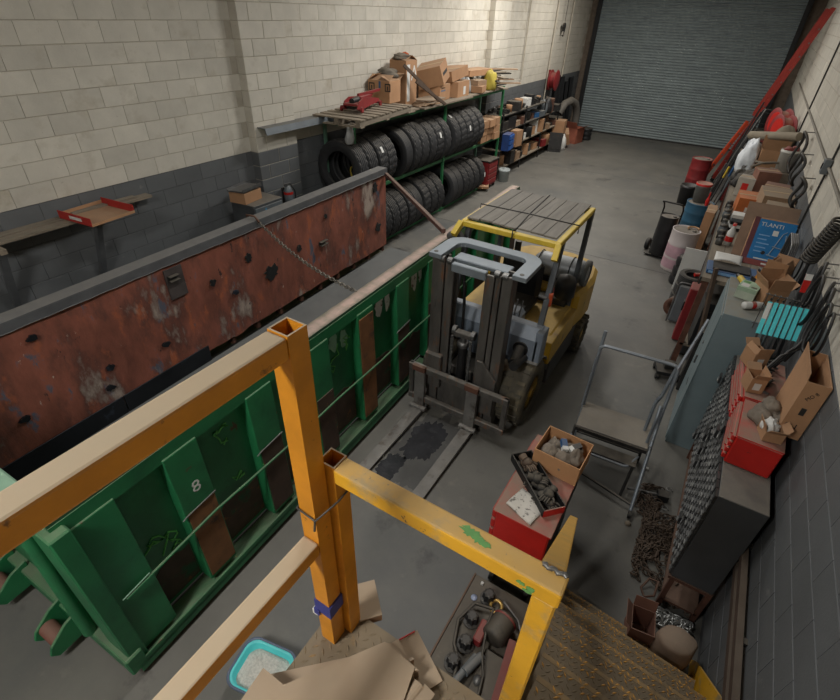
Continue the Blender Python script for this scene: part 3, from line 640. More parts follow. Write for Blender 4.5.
t = carton('carton', 'tall brown carton with large white letters behind the icon carton', (-5.86, 8.93, ZD + .003), (.36, .42, .78), 3, open_=True, flaps=(20, 15, 25, 10))
text('printed_letters', 'A', .36, m_white, t, (.183, .10, .56), (90, 0, 90)); MB().box(.18, .1815, -.17, -.06, .1, .72).build('white_band', m_white, t)
for i, (p, sz) in enumerate((((-5.92, 8.5, ZPAL + .385), (.2, .19, .11)), ((-5.86, 8.86, 3.19), (.15, .14, .07)))):
    o = MB().blob(p, sz, 4 + i, .4, 2.2).build('rag_heap', mat('dusty_rag', S(96, 88, 78), .95, var=.3, dust=.5), None); tag(o, ['crumpled grey sheet lying over the icon carton', 'crumpled rag on top of the tall lettered carton'][i], 'rag')
b = MB(); b.blob((-5.8, 8.9, 3.24), (.07, .06, .05), 8, .4); o = b.build('orange_rag', mat('orange_cloth', S(184, 84, 42), .9), None); tag(o, 'small orange rag on top of the tall lettered carton', 'rag')
for i, (a, c) in enumerate((((-5.63, 8.60, 3.12), (-5.28, 9.30, 2.52)), ((-5.45, 8.75, 2.86), (-5.22, 9.5, 2.42)))):
    o = MB().bar(a, c, .05, .05).build('timber_bar', mat('brown_timber', S(88, 72, 60), .8, dust=.4), None); tag(o, ['longer dark bar leaning on the tall lettered carton', 'shorter dark bar leaning below the longer one'][i], 'bar')
t = carton('carton', 'brown carton tipped on its side on top of another carton on the rack', (-5.80, 10.05, 2.70), (.55, .50, .36), 0, (14, -14, 12), lab=None)
MB().box(.275, .2765, -.16, .16, .14, .20).build('printed_bar', m_black_txt, t)
t = carton('carton', 'brown carton holding up the tipped carton on the rack', (-5.83, 10.1, ZD + .003), (.50, .52, .29), 5)
MB().box(.25, .2515, -.2, .02, .17, .2).build('printed_bar', mat('blue_grey_print', S(92, 104, 124), .7), t); MB().box(.25, .2515, -.18, .0, .225, .245).build('printed_bar', m_dark, t)
carton('carton', 'wide carton with long flap open next to the tipped carton', (-5.84, 10.85, 2.72), (.52, .62, .2), 0, (10, -6, -8))
carton('carton', 'reddish carton under the wide open carton on the rack', (-5.80, 10.85, ZD + .003), (.56, .6, .3), 3, lab=(1, .05, .04, .12, .16))
carton('carton', 'flat long carton lying highest at the wall end of the rack', (-5.95, 12.2, 2.70), (.45, 1.0, .12), -8, m=m_card)
carton('carton', 'shallow carton under the flat long carton on the rack', (-5.9, 11.95, ZD + .003), (.5, .6, .16), 6, m=m_card_d)
carton('carton', 'small carton at the deck edge near the yellow cloth', (-5.58, 11.75, ZD + .012), (.28, .42, .13), 12)
carton('carton', 'small carton stacked on another at the deck edge by the yellow cloth', (-5.62, 11.8, ZD + .15), (.24, .36, .1), -8, m=m_card_d)
o = MB().blob((-5.56, 12.35, ZD + .003), (.14, .16, .3), 12, .3, 1.5).build('yellow_cloth', mat('dirty_yellow_cloth', S(168, 152, 62), .9, dust=.3), None); tag(o, 'crumpled dirty yellow cloth at the deck edge of the rack', 'cloth')
o = MB().blob((-5.8, 11.45, ZD + .003), (.16, .2, .22), 13, .35).build('plastic_bag', mat('grey_plastic_film', S(150, 150, 148), .35), None); tag(o, 'grey plastic bag between cartons on top of the rack', 'bag')
rr = random.Random(5)
for i in range(15):
    y = 12.75 + rr.uniform(0, .45); x = -5.75 + rr.uniform(-.12, .12); z = ZD + .006 + .0265 * i; l = rr.uniform(.6, 1.3); a = rr.uniform(-55, 55)
    b = MB(); b.box(-.07, .07, -l / 2, l / 2, 0, .026); o = b.build('scrap_board', [m_wood, m_dark, m_card_d][i % 3], None, loc=(x, y, z)); o.rotation_euler = (0, 0, R(a)); tag(o, '%s board up in the scrap pile at the far end of the rack deck' % ORD[i], 'board', 'scrap boards on the rack')
for i in range(6):
    b = MB(); y = 8.75 + i * .2; b.box(-.2, .2, -.35, .35, 0, .014); o = b.build('flattened_carton', m_card_d, None, loc=(-5.62 + .03 * (i % 2), 9.3 + .04 * i, ZD + .012 + .0145 * i)); o.rotation_euler = (0, 0, R(-8 + 9 * (i % 4))); tag(o, 'flattened dusty carton, %s from the bottom of the pile before the lettered carton' % ORD[i], 'cardboard', 'flattened cartons on the rack')
# ------------------------------------------------------------------ forklift (front with forks faces -y)
m_fy = mat('forklift_yellow', S(198, 156, 36), .4, var=.15, vscale=3, patches=[(S(120, 84, 62), 3.2, .60, .1), (S(60, 54, 44), 9, .66, .06)], dust=.7, dcol=S(150, 128, 92))
m_fb = mat('forklift_grey_blue', S(122, 132, 144), .45, .1, var=.15, dust=.35, patches=[(S(84, 84, 82), 12, .64, .08)])
m_mast = mat('greasy_mast_steel', S(92, 89, 85), .45, .35, var=.3, vscale=5, stretch=(2, 2, .5), patches=[(S(124, 86, 64), 6, .56, .1), (S(58, 55, 52), 4, .60, .1)], dust=.3)
m_utop = mat('pale_grey_enamel', S(118, 126, 132), .5, .1, var=.1, dust=.35, dcol=S(132, 136, 138))
m_fork = mat('fork_steel', S(122, 120, 117), .5, .45, var=.25, vscale=6, patches=[(S(70, 62, 56), 5, .56, .12)], dust=.3)
m_seat = mat('black_vinyl', S(30, 30, 32), .45, var=.2, dust=.2)
fk = thing('forklift', 'yellow forklift with grey mast and plank-covered overhead guard', 'forklift', (-1.68, 3.7, 0))
def fb(name, m, *boxes, bevel=.008):
    b = MB()
    for q in boxes: b.box(*q)
    return b.build(name, m, fk, bevel)
# forks and carriage
for x in (-.51, .15):
    b = MB(); b.prism([(.08, .05), (.08, .71), (.035, .71), (.03, .09), (-1.02, .055), (-1.08, .045), (-1.08, .04), (.04, .035)], 'x', x - .065, x + .065); b.build('fork', m_fork, fk, bevel=.006)
    MB().box(x - .08, x + .08, -.0, .05, .65, .72).build('fork_hook', m_rust, fk, bevel=.006)
    MB().cyl((x - .1, .03, .10), (x + .1, .03, .10), .035, n=12).build('fork_heel_clamp', m_fork, fk)
for z0, z1 in ((.61, .69), (.18, .26)): fb('carriage_bar', m_mast, (-.67, .56, .05, .11, z0, z1))
for x in (-.67, .50): fb('carriage_side', m_mast, (x, x + .06, .06, .1, .18, .69))
fb('carriage_plate', m_mast, (-.24, .10, .11, .15, .12, .60))
# mast channels: outer pair full height, inner pair close in
def chan(x0, x1, y0, y1, z0, z1, open_dir):
    b = MB(); t = .022
    b.box(x0, x1, y0, y0 + t, z0, z1); b.box(x0, x1, y1 - t, y1, z0, z1)
    b.box(*((x0, x0 + t) if open_dir > 0 else (x1 - t, x1)), y0 + t, y1 - t, z0, z1); return b
chan(-.49, -.355, .17, .32, .1, 2.0, 1).build('mast_outer_channel', m_mast, fk, .004); chan(.265, .365, .17, .32, .1, 2.0, -1).build('mast_outer_channel', m_mast, fk, .004)
chan(-.345, -.25, .18, .31, .14, 1.96, 1).build('mast_inner_channel', m_mast, fk, .004); chan(.085, .18, .18, .31, .14, 1.96, -1).build('mast_inner_channel', m_mast, fk, .004)
for s, xs in ((-1, (-.43, -.29)), (1, (.16, .3))):
    for k in range(2):
        x = xs[0] + .045 + k * .085; MB().cyl((x - .025, .19, 1.99), (x + .025, .19, 1.99), .035, n=12).build('mast_roller', m_steel, fk)
chan(.195, .25, .175, .315, .12, 1.98, -1).build('mast_middle_channel', m_mast, fk, .004)
fb('mast_bracket', m_mast, (-.5, -.3, .12, .19, .42, .86)); b = MB(); b.prism([(.12, .30), (.12, .98), (.18, .98), (.36, .78), (.36, .30)], 'y', .135, .165); b.build('mast_bracket', m_mast, fk, .004)
for z in (.55,): fb('mast_crossmember', m_mast, (-.38, .30, .30, .335, z, z + .12))
# U-shaped top plate
def upoly():
    o = []
    for c, a0, a1 in (((-.34, .50), 180, 90), ((.32, .50), 90, 0)): o += [(c[0] + .18 * math.cos(R(a0 + (a1 - a0) * i / 6)), c[1] + .18 * math.sin(R(a0 + (a1 - a0) * i / 6))) for i in range(7)]
    i_ = []
    for c, a0, a1 in (((.27, .46), 0, 90), ((-.29, .46), 90, 180)): i_ += [(c[0] + .09 * math.cos(R(a0 + (a1 - a0) * i / 6)), c[1] + .09 * math.sin(R(a0 + (a1 - a0) * i / 6))) for i in range(7)]
    return [(-.52, .14)] + o + [(.50, .14), (.36, .14)] + i_ + [(-.38, .14)]
b = MB(); b.prism(upoly(), 'z', 2.0, 2.05); b.build('mast_top_yoke', m_utop, fk, .006)
fb('mast_top_bar', m_utop, (-.32, .27, .28, .44, 1.95, 1.99)); fb('mast_top_bar', m_utop, (-.27, .10, .15, .21, 1.90, 1.99))
for x in (-.465, .435): MB().cyl((x, .19, 2.049), (x, .19, 2.053), .022, n=12).build('bolt_hole', m_black, fk)
# lift cylinder with chains
MB().cyl((-.09, .22, .1), (-.09, .22, 1.05), .05, n=18).build('lift_cylinder', m_black, fk); MB().cyl((-.09, .22, 1.05), (-.09, .22, 1.18), .034, n=16).build('lift_rod', m_steel, fk)
MB().lathe([(.06, 1.04), (.065, 1.06), (.065, 1.09), (.05, 1.10)], 18, TR((-.09, .22, 0))).build('cylinder_gland', m_steel, fk)
fb('crosshead', m_mast, (-.21, .03, .18, .26, 1.16, 1.22))
for x in (-.20, .02):
    MB().cyl((x - .02, .22, 1.21), (x + .02, .22, 1.21), .05, n=16).build('chain_pulley', m_steel, fk)
    b = MB()
    for k in range(22): b.box(x - .016 + .003 * (k % 2), x + .016 - .003 * (k % 2), .155, .175, .25 + k * .042, .25 + k * .042 + .036)
    o = b.build('leaf_chain', m_steel, fk); o['kind'] = 'stuff'
for x in (-.2, .12): MB().tube([(x, .3, 1.9), (x * .9, .34, 1.5), (x * .8, .32, 1.0), (x * .8, .36, .5)], .016, 8).build('hydraulic_hose', m_black, fk)
# wheels
def wheel(x0, x1, y, r, seed, ri):
    w = x1 - x0; cx = (x0 + x1) / 2
    prof = [(ri, -w / 2 + .03), (ri + .02, -w / 2 + .005), (r - .06, -w / 2), (r - .015, -w / 2 + .02), (r, -w / 2 + .05), (r, w / 2 - .05), (r - .015, w / 2 - .02), (r - .06, w / 2), (ri + .02, w / 2 - .005), (ri, w / 2 - .03)]
    M_ = Matrix.Translation((cx, y, r)) @ Matrix.Rotation(R(90), 4, 'Y')
    b = MB(); b.lathe(prof, 40, M_); o = b.build('tyre', mat('worn_solid_tyre', S(74, 70, 60), .85, var=.25, dust=.2, patches=[(S(100, 92, 72), 5, .5, .15)], bump=.4), fk)
    tb = MB()
    for k in range(18):
        a = 2 * math.pi * k / 18
        for s in (-1, 1): tb.box(-.055, .055, -.018, .018, r - .012, r + .010, Matrix.Translation((cx + s * w * .24, y, r)) @ Matrix.Rotation(a + s * .06, 4, 'X'))
    q = tb.build('tread_lugs', MATS['worn_solid_tyre'], o); q['kind'] = 'stuff'
    b = MB(); b.lathe([(ri + .005, -w / 2 + .03), (ri - .03, -w / 2 + .06), (ri - .06, -w / 2 + .05), (.06, -w / 2 + .07), (.06, -w / 2 + .02), (0.001, -w / 2 + .02)], 28, M_); b.lathe([(.001, w / 2 - .02), (.06, w / 2 - .02), (.06, w / 2 - .07), (ri - .06, w / 2 - .05), (ri - .03, w / 2 - .06), (ri + .005, w / 2 - .03)], 28, M_); b.build('rim', m_fy, fk)
for x0, x1 in ((.32, .645), (-.645, -.32)): wheel(x0, x1, .66, .41, 1, .22)
for x0, x1 in ((.5, .73), (-.73, -.5)): wheel(x0, x1, 2.47, .275, 2, .15)
for s in (-1, 1):   # front fenders
    b = MB(); pts = [(.66 + .455 * math.cos(R(a)), .41 + .455 * math.sin(R(a))) for a in range(0, 101, 10)]; inn = [(.66 + .445 * math.cos(R(a)), .41 + .445 * math.sin(R(a))) for a in range(100, -1, -10)]
    b.prism(pts + inn, 'x', s * .49 - .15, s * .49 + .15); b.build('fender', mat('bare_fender', S(134, 134, 132), .5, .3, dust=.4), fk)
# drive axle and tilt cylinders
MB().cyl((-.4, .66, .41), (.4, .66, .41), .1, n=16).build('axle', m_black, fk)
for s in (-1, 1): MB().cyl((s * .47, .3, .95), (s * .47, 1.0, .8), .05, n=14).build('tilt_cylinder', m_black, fk)
# chassis, cowl, floor, hood, counterweight
fb('chassis', m_black, (-.50, .50, .95, 2.2, .22, .52), (-.34, .34, .4, 1.0, .25, .6))
for s in (-1, 1): fb('side_step', mat('charcoal_side', S(58, 58, 58), .6, dust=.55), (min(s * .5, s * .66), max(s * .5, s * .66), 1.10, 2.15, .26, .60))
b = MB(); b.prism([(.62, .82), (.62, 1.12), (.70, 1.25), (.80, 1.25), (.80, .6), (.74, .6), (.72, .82)], 'x', -.52, .60); b.build('cowl', m_fb, fk, .012)
fb('cowl_side', m_fb, (.56, .64, .62, .80, .82, 1.24)); fb('cowl_side', m_fb, (-.60, -.52, .62, .80, .82, 1.24))
MB().cyl((.42, .60, .98), (.42, .63, .98), .085, n=20).build('headlamp_hole', m_black, fk); MB().cyl((.44, .40, .92), (.42, .61, .98), .06, n=16).build('lamp_bracket', m_black, fk)
o = MB().blob((.30, .5, .7), (.09, .07, .09), 3, .4).build('rag', mat('dirty_rag', S(126, 112, 92), .95), fk)
fb('floor_plate', m_dark, (-.50, .54, .78, 1.35, .56, .60))
fb('dash_panel', m_black, (-.42, .44, .74, .84, .95, 1.22)); fb('dash_tank', m_fb, (.0, .27, .86, 1.12, .62, 1.22), bevel=.05)
MB().cyl((-.1, .82, 1.15), (-.1, 1.08, 1.33), .025, n=10).build('steering_column', m_black, fk)
b = MB(); Mw = TR((-.1, 1.09, 1.34), -55); b.tube(arc((0, 0), .17, 0, 345, 24, 'xy'), .014, 8, closed=True, M=Mw)
for a in (90, 210, 330): b.tube([(0, 0, 0), (.17 * math.cos(R(a)), .17 * math.sin(R(a)), 0)], .01, 6, M=Mw)
b.build('steering_wheel', m_black, fk)
for i in range(3): MB().tube([(.14 + .06 * i, .86, 1.15), (.14 + .06 * i, .93, 1.38)], .008, 6).build('lever', m_steel, fk)
for i in range(2): MB().tube([(.36 + .08 * i, 1.0, .6), (.34 + .08 * i, 1.12, .86)], .014, 6).build('pedal_lever', m_steel, fk)
b = MB(); b.prism([(1.12, .56), (1.12, .86), (1.18, .92), (2.0, .92), (2.0, .56)], 'x', -.56, .60); b.build('engine_hood', m_fy, fk, .03)
fb('hood_side_panel', m_fy, (.52, .655, 1.02, 1.98, .60, .90)); fb('hood_side_panel', m_fy, (-.655, -.52, 1.02, 1.98, .60, .92))
b = MB(); b.box(-.34, .20, 1.28, 1.75, .93, 1.05); b.build('seat_cushion', m_seat, fk, .04)
b = MB(); b.box(-.34, .20, 1.68, 1.80, 1.0, 1.50, TR((0, .02, 0), 0)); b.build('seat_back', m_seat, fk, .05)
cw = []
for i in range(9): a = R(-90 + 22.5 * i)
b = MB(); cp = [(-.64, 1.98), (.64, 1.98), (.68, 2.3), (.69, 2.6), (.64, 2.92), (.48, 3.16), (.2, 3.26), (-.2, 3.26), (-.48, 3.16), (-.64, 2.92), (-.69, 2.6), (-.68, 2.3)]
b.prism(cp, 'z', .55, 1.10); b.build('counterweight', m_fy, fk, .05)
b = MB(); b.prism([(x * .97, y if y < 2 else 2 + (y - 2) * .98) for x, y in cp if y > 2.6] + [(-.55, 2.6), (.55, 2.6)][:0], 'z', .25, .56); b.build('counterweight_foot', m_fy, fk, .02)
fb('hood_top_plate', m_dark, (-.5, .52, 1.86, 1.98, .93, 1.02))
# gas cylinder on the counterweight
b = MB(); b.lathe([(.001, -.36), (.09, -.35), (.14, -.3), (.155, -.24), (.155, .24), (.14, .3), (.09, .35), (.001, .36)], 24, TR((.28, 2.25, 1.28), 0, 90)); b.build('gas_cylinder', mat('silver_tank', S(176, 180, 184), .4, .25, dust=.35), fk)
for x in (.0, .42): b = MB(); b.tube(arc((2.25, 1.28), .162, -40, 220, 18, 'yz', x), .008, 6); b.build('tank_strap', m_black, fk)
b = MB(); b.lathe([(.17, .36), (.17, .42), (.12, .42), (.12, .36)], 20, TR((.22, 2.25, 1.28), 0, 90)); b.build('tank_collar', m_grey, fk)
fb('tank_cradle', m_black, (-.05, .5, 2.1, 2.4, 1.08, 1.15))
MB().cyl((-.38, 2.35, 1.08), (-.38, 2.35, 1.45), .045, n=12).build('exhaust_stack', m_dark, fk)
MB().lathe([(.001, 1.40), (.10, 1.36), (.13, 1.26), (.13, 1.12), (.1, 1.08)], 20, TR((.48, 1.83, .0))).build('air_cleaner', m_seat, fk)
# overhead guard
m_gp = mat('guard_post_grey', S(86, 90, 94), .5, .2, var=.15, dust=.3)
for x in (-.52, .54):
    b = MB(); b.bar((x, .76, 1.12), (x * .98, 1.02, 2.12), .06, .06); b.build('guard_front_post', m_gp, fk, .006)
    b = MB(); b.bar((x, 2.0, .9), (x, 2.06, 2.12), .085, .05, 90); b.build('guard_rear_post', m_gp, fk, .006)
for x in (-.54, .50): fb('guard_side_rail', m_yellow, (x, x + .06, .86, 2.12, 2.10, 2.16))
fb('guard_front_rail', m_yellow, (-.54, .56, .84, .90, 2.09, 2.15)); fb('guard_rear_rail', m_yellow, (-.54, .56, 2.06, 2.12, 2.09, 2.15))
b = MB(); b.bar((-.54, .86, 2.13), (-.56, .72, 2.02), .06, .06); b.build('guard_nose', m_yellow, fk, .006); b = MB(); b.bar((.54, .86, 2.13), (.55, .76, 2.0), .06, .06); b.build('guard_nose', m_yellow, fk, .006)
m_plank = mat('grey_plank', S(112, 108, 102), .85, var=.28, vscale=2.2, stretch=(9, 1, 9), bump=.3, rnd=.12, dust=.3)
for k in range(7):
    x0 = -.50 + k * .143; b = MB(); b.box(x0, x0 + .138, .90 + .012 * ((k * 5) % 3), 2.14 - .015 * ((k * 7) % 3), 2.161, 2.182); b.build('roof_plank', m_plank, fk, .003)
for x in (-.18, .14):
    pass
b = MB(); b.tube([(-.56, 1.36, 2.1), (-.56, 1.36, 2.186), (0, 1.38, 2.187), (.585, 1.36, 2.186), (.585, 1.36, 2.1)], .007, 6); b.build('tie_strap', m_black, fk)
b = MB(); b.tube([(.06, .82, 2.1), (.06, .82, 2.18), (.07, .9, 2.187), (.02, 1.4, 2.187), (-.02, 2.15, 2.187), (-.02, 2.15, 2.1)], .007, 6); b.build('tie_strap', m_black, fk)
b = MB(); b.box(.5, .53, 1.0, 1.12, 1.4, 1.55); b.build('extinguisher_body', m_red_d, fk, .01)
MB().cyl((.54, .80, 1.56), (.46, .78, 1.58), .02, n=8).build('grab_knob', m_steel, fk)
b = MB(); b.blob((0, 0, 0), (.1, .03, .08), 2, .1, flat=False, M=TR((-.58, .82, 1.96), 0, 0, 20)); b.build('mirror', m_steel, fk)
fb('rear_lamp', m_red, (-.5, -.46, 2.12, 2.15, 1.88, 1.98)); b = MB(); b.box(.55, .59, .84, .88, 1.45, 1.6); b.build('side_lamp', mat('orange_lens', S(170, 70, 34), .4), fk, .006)
# ------------------------------------------------------------------ against the left wall, near end
sh = thing('wall_shelf', 'rough plank shelf on angled brackets along the grey wall', 'shelf', (-6.19, 1.5, 1.9))
for i, (x0, x1, y0, y1, z) in enumerate(((.01, .14, -2.2, 1.95, .03), (.17, .29, -2.2, 1.3, .03), (.05, .13, 1.0, 1.75, .06))): MB().box(x0, x1, y0, y1, z, z + .03).build('plank', m_wood_x, sh)
for y in (-1.0, .15, 1.12):
    MB().bar((0.01, y, 0), (.42, y, .0), .06, .05).build('bracket_arm', m_wood, sh); MB().bar((.02, y, -.75), (.33, y, -.03), .06, .07).build('bracket_strut', mat('grey_painted_timber', S(84, 86, 88), .7), sh)
t = thing('cardboard_tray', 'shallow cardboard tray with red sides on the plank shelf', 'tray', (-5.86, 2.66, 1.965), 6)
MB().box(-.27, .27, -.26, .26, 0, .006).build('tray_base', m_card, t)
m_redcard = mat('red_printed_card', S(168, 44, 38), .6, var=.1)
for k, q in enumerate(((-.27, .27, -.262, -.256, 0, .09), (-.27, .27, .256, .262, 0, .09), (-.276, -.27, -.26, .26, 0, .06), (.27, .276, -.26, .26, 0, .03))): MB().box(*q).build('tray_side', m_redcard if k < 2 else m_card, t)
MB().box(-.08, .12, -.2645, -.262, .03, .065).build('white_print', m_white, t)
t = thing('grey_cabinet', 'low grey metal cabinet with blue marking against the pilaster', 'cabinet', (-5.78, 4.86, 0), 0)
MB().box(-.24, .24, -.28, .28, 0, 1.60).build('cabinet_body', mat('charcoal_cabinet', S(70, 72, 74), .6, dust=.7), t, .008); MB().box(.24, .25, -.26, .26, 0.05, 1.56).build('door_panel', m_grey, t, .004)
m_bm = mat('blue_marker', S(60, 140, 184), .6); text('blue_marking', 'A', .13, m_bm, t, (.252, -.07, 1.48), (90, 0, 90)); [MB().box(.25, .2515, .0 + .045 * k, .025 + .045 * k, 1.45, 1.49 + .012 * (k % 2)).build('blue_marking', m_bm, t) for k in range(4)]
t = carton('carton', 'open brown box under a metal tray on the grey cabinet', (-5.84, 4.72, 1.603), (.28, .36, .15), 8)
o = MB().box(-.15, .15, -.19, .19, 0, .02).box(-.15, -.14, -.19, .19, .02, .045).box(.14, .15, -.19, .19, .02, .045).build('metal_tray', m_steel, None, loc=(-5.84, 4.72, 1.77)); o.rotation_euler = (R(2), R(-4), R(6)); tag(o, 'shiny metal tray on the box on the grey cabinet', 'tray')
t = thing('fire_extinguisher', 'grey extinguisher with red neck hung on the pilaster by the rack', 'extinguisher', (-5.94, 5.66, 1.18))
MB().lathe([(.001, 0), (.07, .01), (.075, .04), (.075, .3), (.05, .37), (.02, .4)], 18).build('bottle_body', m_grey, t); MB().lathe([(.077, .26), (.077, .3)], 18).build('band', m_red, t)
MB().box(-.02, .02, -.06, .06, .4, .43).build('valve', m_steel, t); MB().tube([(0, .05, .42), (.05, .1, .3), (.06, .09, .1)], .01, 6).build('hose', m_black, t); MB().box(-.1, -.07, -.05, .05, .1, .35).build('wall_bracket', m_dark, t)
# ------------------------------------------------------------------ parts shelves past the tyre rack
ps = thing('parts_shelving', 'dark steel shelving crowded with parts past the tyre rack', 'shelving', (-5.83, 13.3, 0))
for y in (.02, 1.7, 3.35, 4.9):
    for x in (-.32, .3): MB().box(x, x + .035, y, y + .035, 0, 1.75 if y < 4 else 1.25).build('upright', m_black, ps)
SHZ = [.28, .80, 1.28, 1.68]
for z in SHZ: MB().box(-.32, .335, .0, 4.95 if z < 1.5 else 3.4, z - .03, z).build('shelf_board', m_wood_x if z < 1 else m_dark, ps)
pal = [('brown', m_card), ('dusty brown', m_card_d), ('grey', m_grey), ('dark', m_dark), ('white', m_white), ('black', m_seat), ('rust coloured', m_rust), ('dull red', m_red_d), ('blue', m_blue)]
rr = random.Random(11); SN = ['bottom', 'lower', 'middle', 'top']
def small_can(r, h):
    b = MB(); b.lathe([(.001, 0), (r, 0), (r, h * .94), (r * .93, h), (r * .93, h * .97), (.001, h * .97)], 14); return b
def small_box(x, y, z):
    b = MB(); b.box(-x / 2, x / 2, -y / 2, y / 2, 0, z); b.box(-x / 2 - .004, x / 2 + .004, -y / 2 - .004, y / 2 + .004, z * .8, z * .8 + .012); return b
for si, z in enumerate(SHZ):
    y = 13.38; n = {}
    top = (SHZ + [2.05])[si + 1] - z - .05
    while y < (18.15 if z < 1.5 else 16.6):
        w_ = rr.uniform(.16, .42); h = rr.uniform(.35, .92) * top; k = rr.random(); ci = rr.choice([0, 0, 0, 1, 1, 2, 3, 3, 4, 5, 6, 6, 7, 8]); cn, mm = pal[ci]
        x = -5.70 + rr.uniform(-.04, .06)
        if si == 2 and y > 16.5: h *= 1.3
        if k < .55: nm, o = 'carton' if ci < 2 else 'parts_box', small_box(rr.uniform(.25, .42), w_, h).build('carton' if ci < 2 else 'parts_box', mm, None); cat = 'box'
        elif k < .8: nm, o = 'can', small_can(w_ * .42, min(h, .34)).build('can', mm, None); cat = 'can'
        else:
            nm = 'machine_part'; b = MB(); b.cyl((0, 0, .0), (0, 0, h * .35), w_ * .42, n=14); b.cyl((0, 0, h * .35), (0, 0, h * .6), w_ * .25, n=12); b.cyl((-.1, 0, h * .45), (.12, 0, h * .45), .04, n=10); o = b.build(nm, m_dark, None); cat = 'machine part'; cn = 'dark round'
        o.location = (x, y + w_ / 2, z + .002); o.rotation_euler = (0, 0, R(rr.uniform(-14, 14)))
        key = (cn, nm); n[key] = n.get(key, 0); tag(o, '%s %s, %s on the %s parts shelf from the rack' % (cn, nm.replace('_', ' '), ORD[n[key]], SN[si]), cat, 'things on the parts shelving'); n[key] += 1
        y += w_ + rr.uniform(.02, .07)
# items standing out in the photograph
m_bin = mat('navy_bin_case', S(34, 62, 118), .5, dust=.3)
t = thing('parts_bin_rack', 'blue plastic bin rack with drawers at the near end of the parts shelving', 'bin rack', (-5.40, 13.55, .81), 8)
MB().box(-.1, .1, -.22, .22, 0, .42).build('case', m_bin, t)
for i in range(3):
    for j in range(2): MB().box(.1, .14, -.2 + j * .21, -.01 + j * .21, .03 + i * .13, .13 + i * .13).build('bin', mat('bright_blue_bin', S(44, 88, 158), .4), t)
carton('carton', 'brown carton beside the blue bin rack on the parts shelving', (-5.42, 14.15, .81), (.28, .36, .42), -6)
t = thing('red_tool_cart', 'small red tool cart with drawers at the end of the tyre rack', 'tool cart', (-5.55, 12.55, 0), 0)
MB().box(-.22, .22, -.3, .3, .08, .72).build('cart_body', m_red_d, t, .01)
for k in range(4): MB().box(.22, .245, -.27, .27, .14 + k * .14, .25 + k * .14).build('drawer', m_red_d, t, .006)
for k, (x, y) in enumerate(((-.18, -.25), (.18, -.25), (-.18, .25), (.18, .25))): MB().cyl((x, y - .02, .04), (x, y + .02, .04), .04, n=12).build('caster', m_black, t)
MB().box(-.24, .26, -.32, .32, .72, .75).build('cart_top', m_dark, t)
rr = random.Random(3)
for i in range(9):
    z = 1.24 + .17 * (i % 3); y = 11.98 + .36 * (i // 3)
    carton('carton', 'brown carton, %s up in the %s column between tyres and rack post' % (ORD[i % 3], ORD[i // 3]), (-5.6 + rr.uniform(-.04, .04), y, z), (.4, .32, .16), rr.uniform(-8, 8), group='cartons stacked beside the upper tyres')
carton('carton', 'flattened torn carton on the floor at the end of the bottom tyres', (-5.42, 12.25, .08), (.3, .4, .05), 25, m=m_card)
def bucket(name, label, loc, r, h, m, lid=None, rz=0, handle=True, cat='bucket', group=None):
    t = thing(name, label, cat, loc, rz, group)
    MB().lathe([(.001, 0), (r * .84, 0), (r * .98, h * .86), (r * 1.03, h * .87), (r * 1.03, h * .92), (r, h * .93), (r, h), (r * .95, h), (r * .8, .02), (.001, .02)], 24).build('bucket_body', m, t)
    if lid: MB().lathe([(r * 1.05, h - .03), (r * 1.06, h + .01), (r * .98, h + .018), (r * .95, h + .006), (.001, h + .006)], 24).build('lid', lid, t)
    if handle: MB().tube([(r * 1.04 * math.cos(R(a)), r * .55 * math.sin(R(a)) * .3 + r * .9 * math.sin(R(a)), h * .86 - .06 * math.sin(R(a))) for a in range(0, 181, 20)], .005, 5).build('handle', m_steel, t)
    return t
bucket('bucket', 'pale grey bucket on the floor at the far end of the tyre rack', (-5.3, 13.35, 0), .16, .34, mat('pale_bucket', S(168, 176, 176), .5, dust=.3))
# by the roller door, left corner
t = thing('hose_reel', 'red hose reel mounted high on the left wall near the roller door', 'hose reel', (-5.98, 18.5, 2.1))
for x in (-.1, .1): MB().lathe([(.05, 0), (.3, 0), (.32, .012), (.3, .024), (.05, .024)], 28, TR((x, 0, 0), 0, 90)).build('flange', m_red_d, t)
MB().lathe([(.22, -.09), (.25, -.08), (.22, -.04), (.25, 0), (.22, .04), (.25, .08), (.22, .1)], 24, TR((0, 0, 0), 0, 90)).build('hose_coil', m_red_d, t); MB().box(-.2, -.1, -.05, .05, -.3, .3).build('reel_bracket', m_red_d, t)
t = thing('acetylene_cylinder', 'rusty brown gas cylinder standing below the red hose reel', 'gas cylinder', (-5.85, 17.75, 0)); MB().lathe([(.001, 0), (.15, 0), (.16, .05), (.16, 1.25), (.12, 1.4), (.05, 1.46), (.05, 1.52), (.001, 1.52)], 22).build('cylinder_body', mat('brown_cylinder', S(96, 70, 52), .7, dust=.2), t); MB().lathe([(.06, 1.5), (.065, 1.64), (.05, 1.68), (.001, 1.68)], 14).build('cap', m_dark, t)
t = thing('steel_cabinet', 'dark steel cabinet below the hose reel beside the parts shelving', 'cabinet', (-5.75, 18.75, 0)); MB().box(-.38, .2, -.25, .25, 0, .95).build('cabinet_body', m_dark, t, .01); MB().box(.2, .21, -.22, .22, .05, .9).build('door_panel', m_black, t)
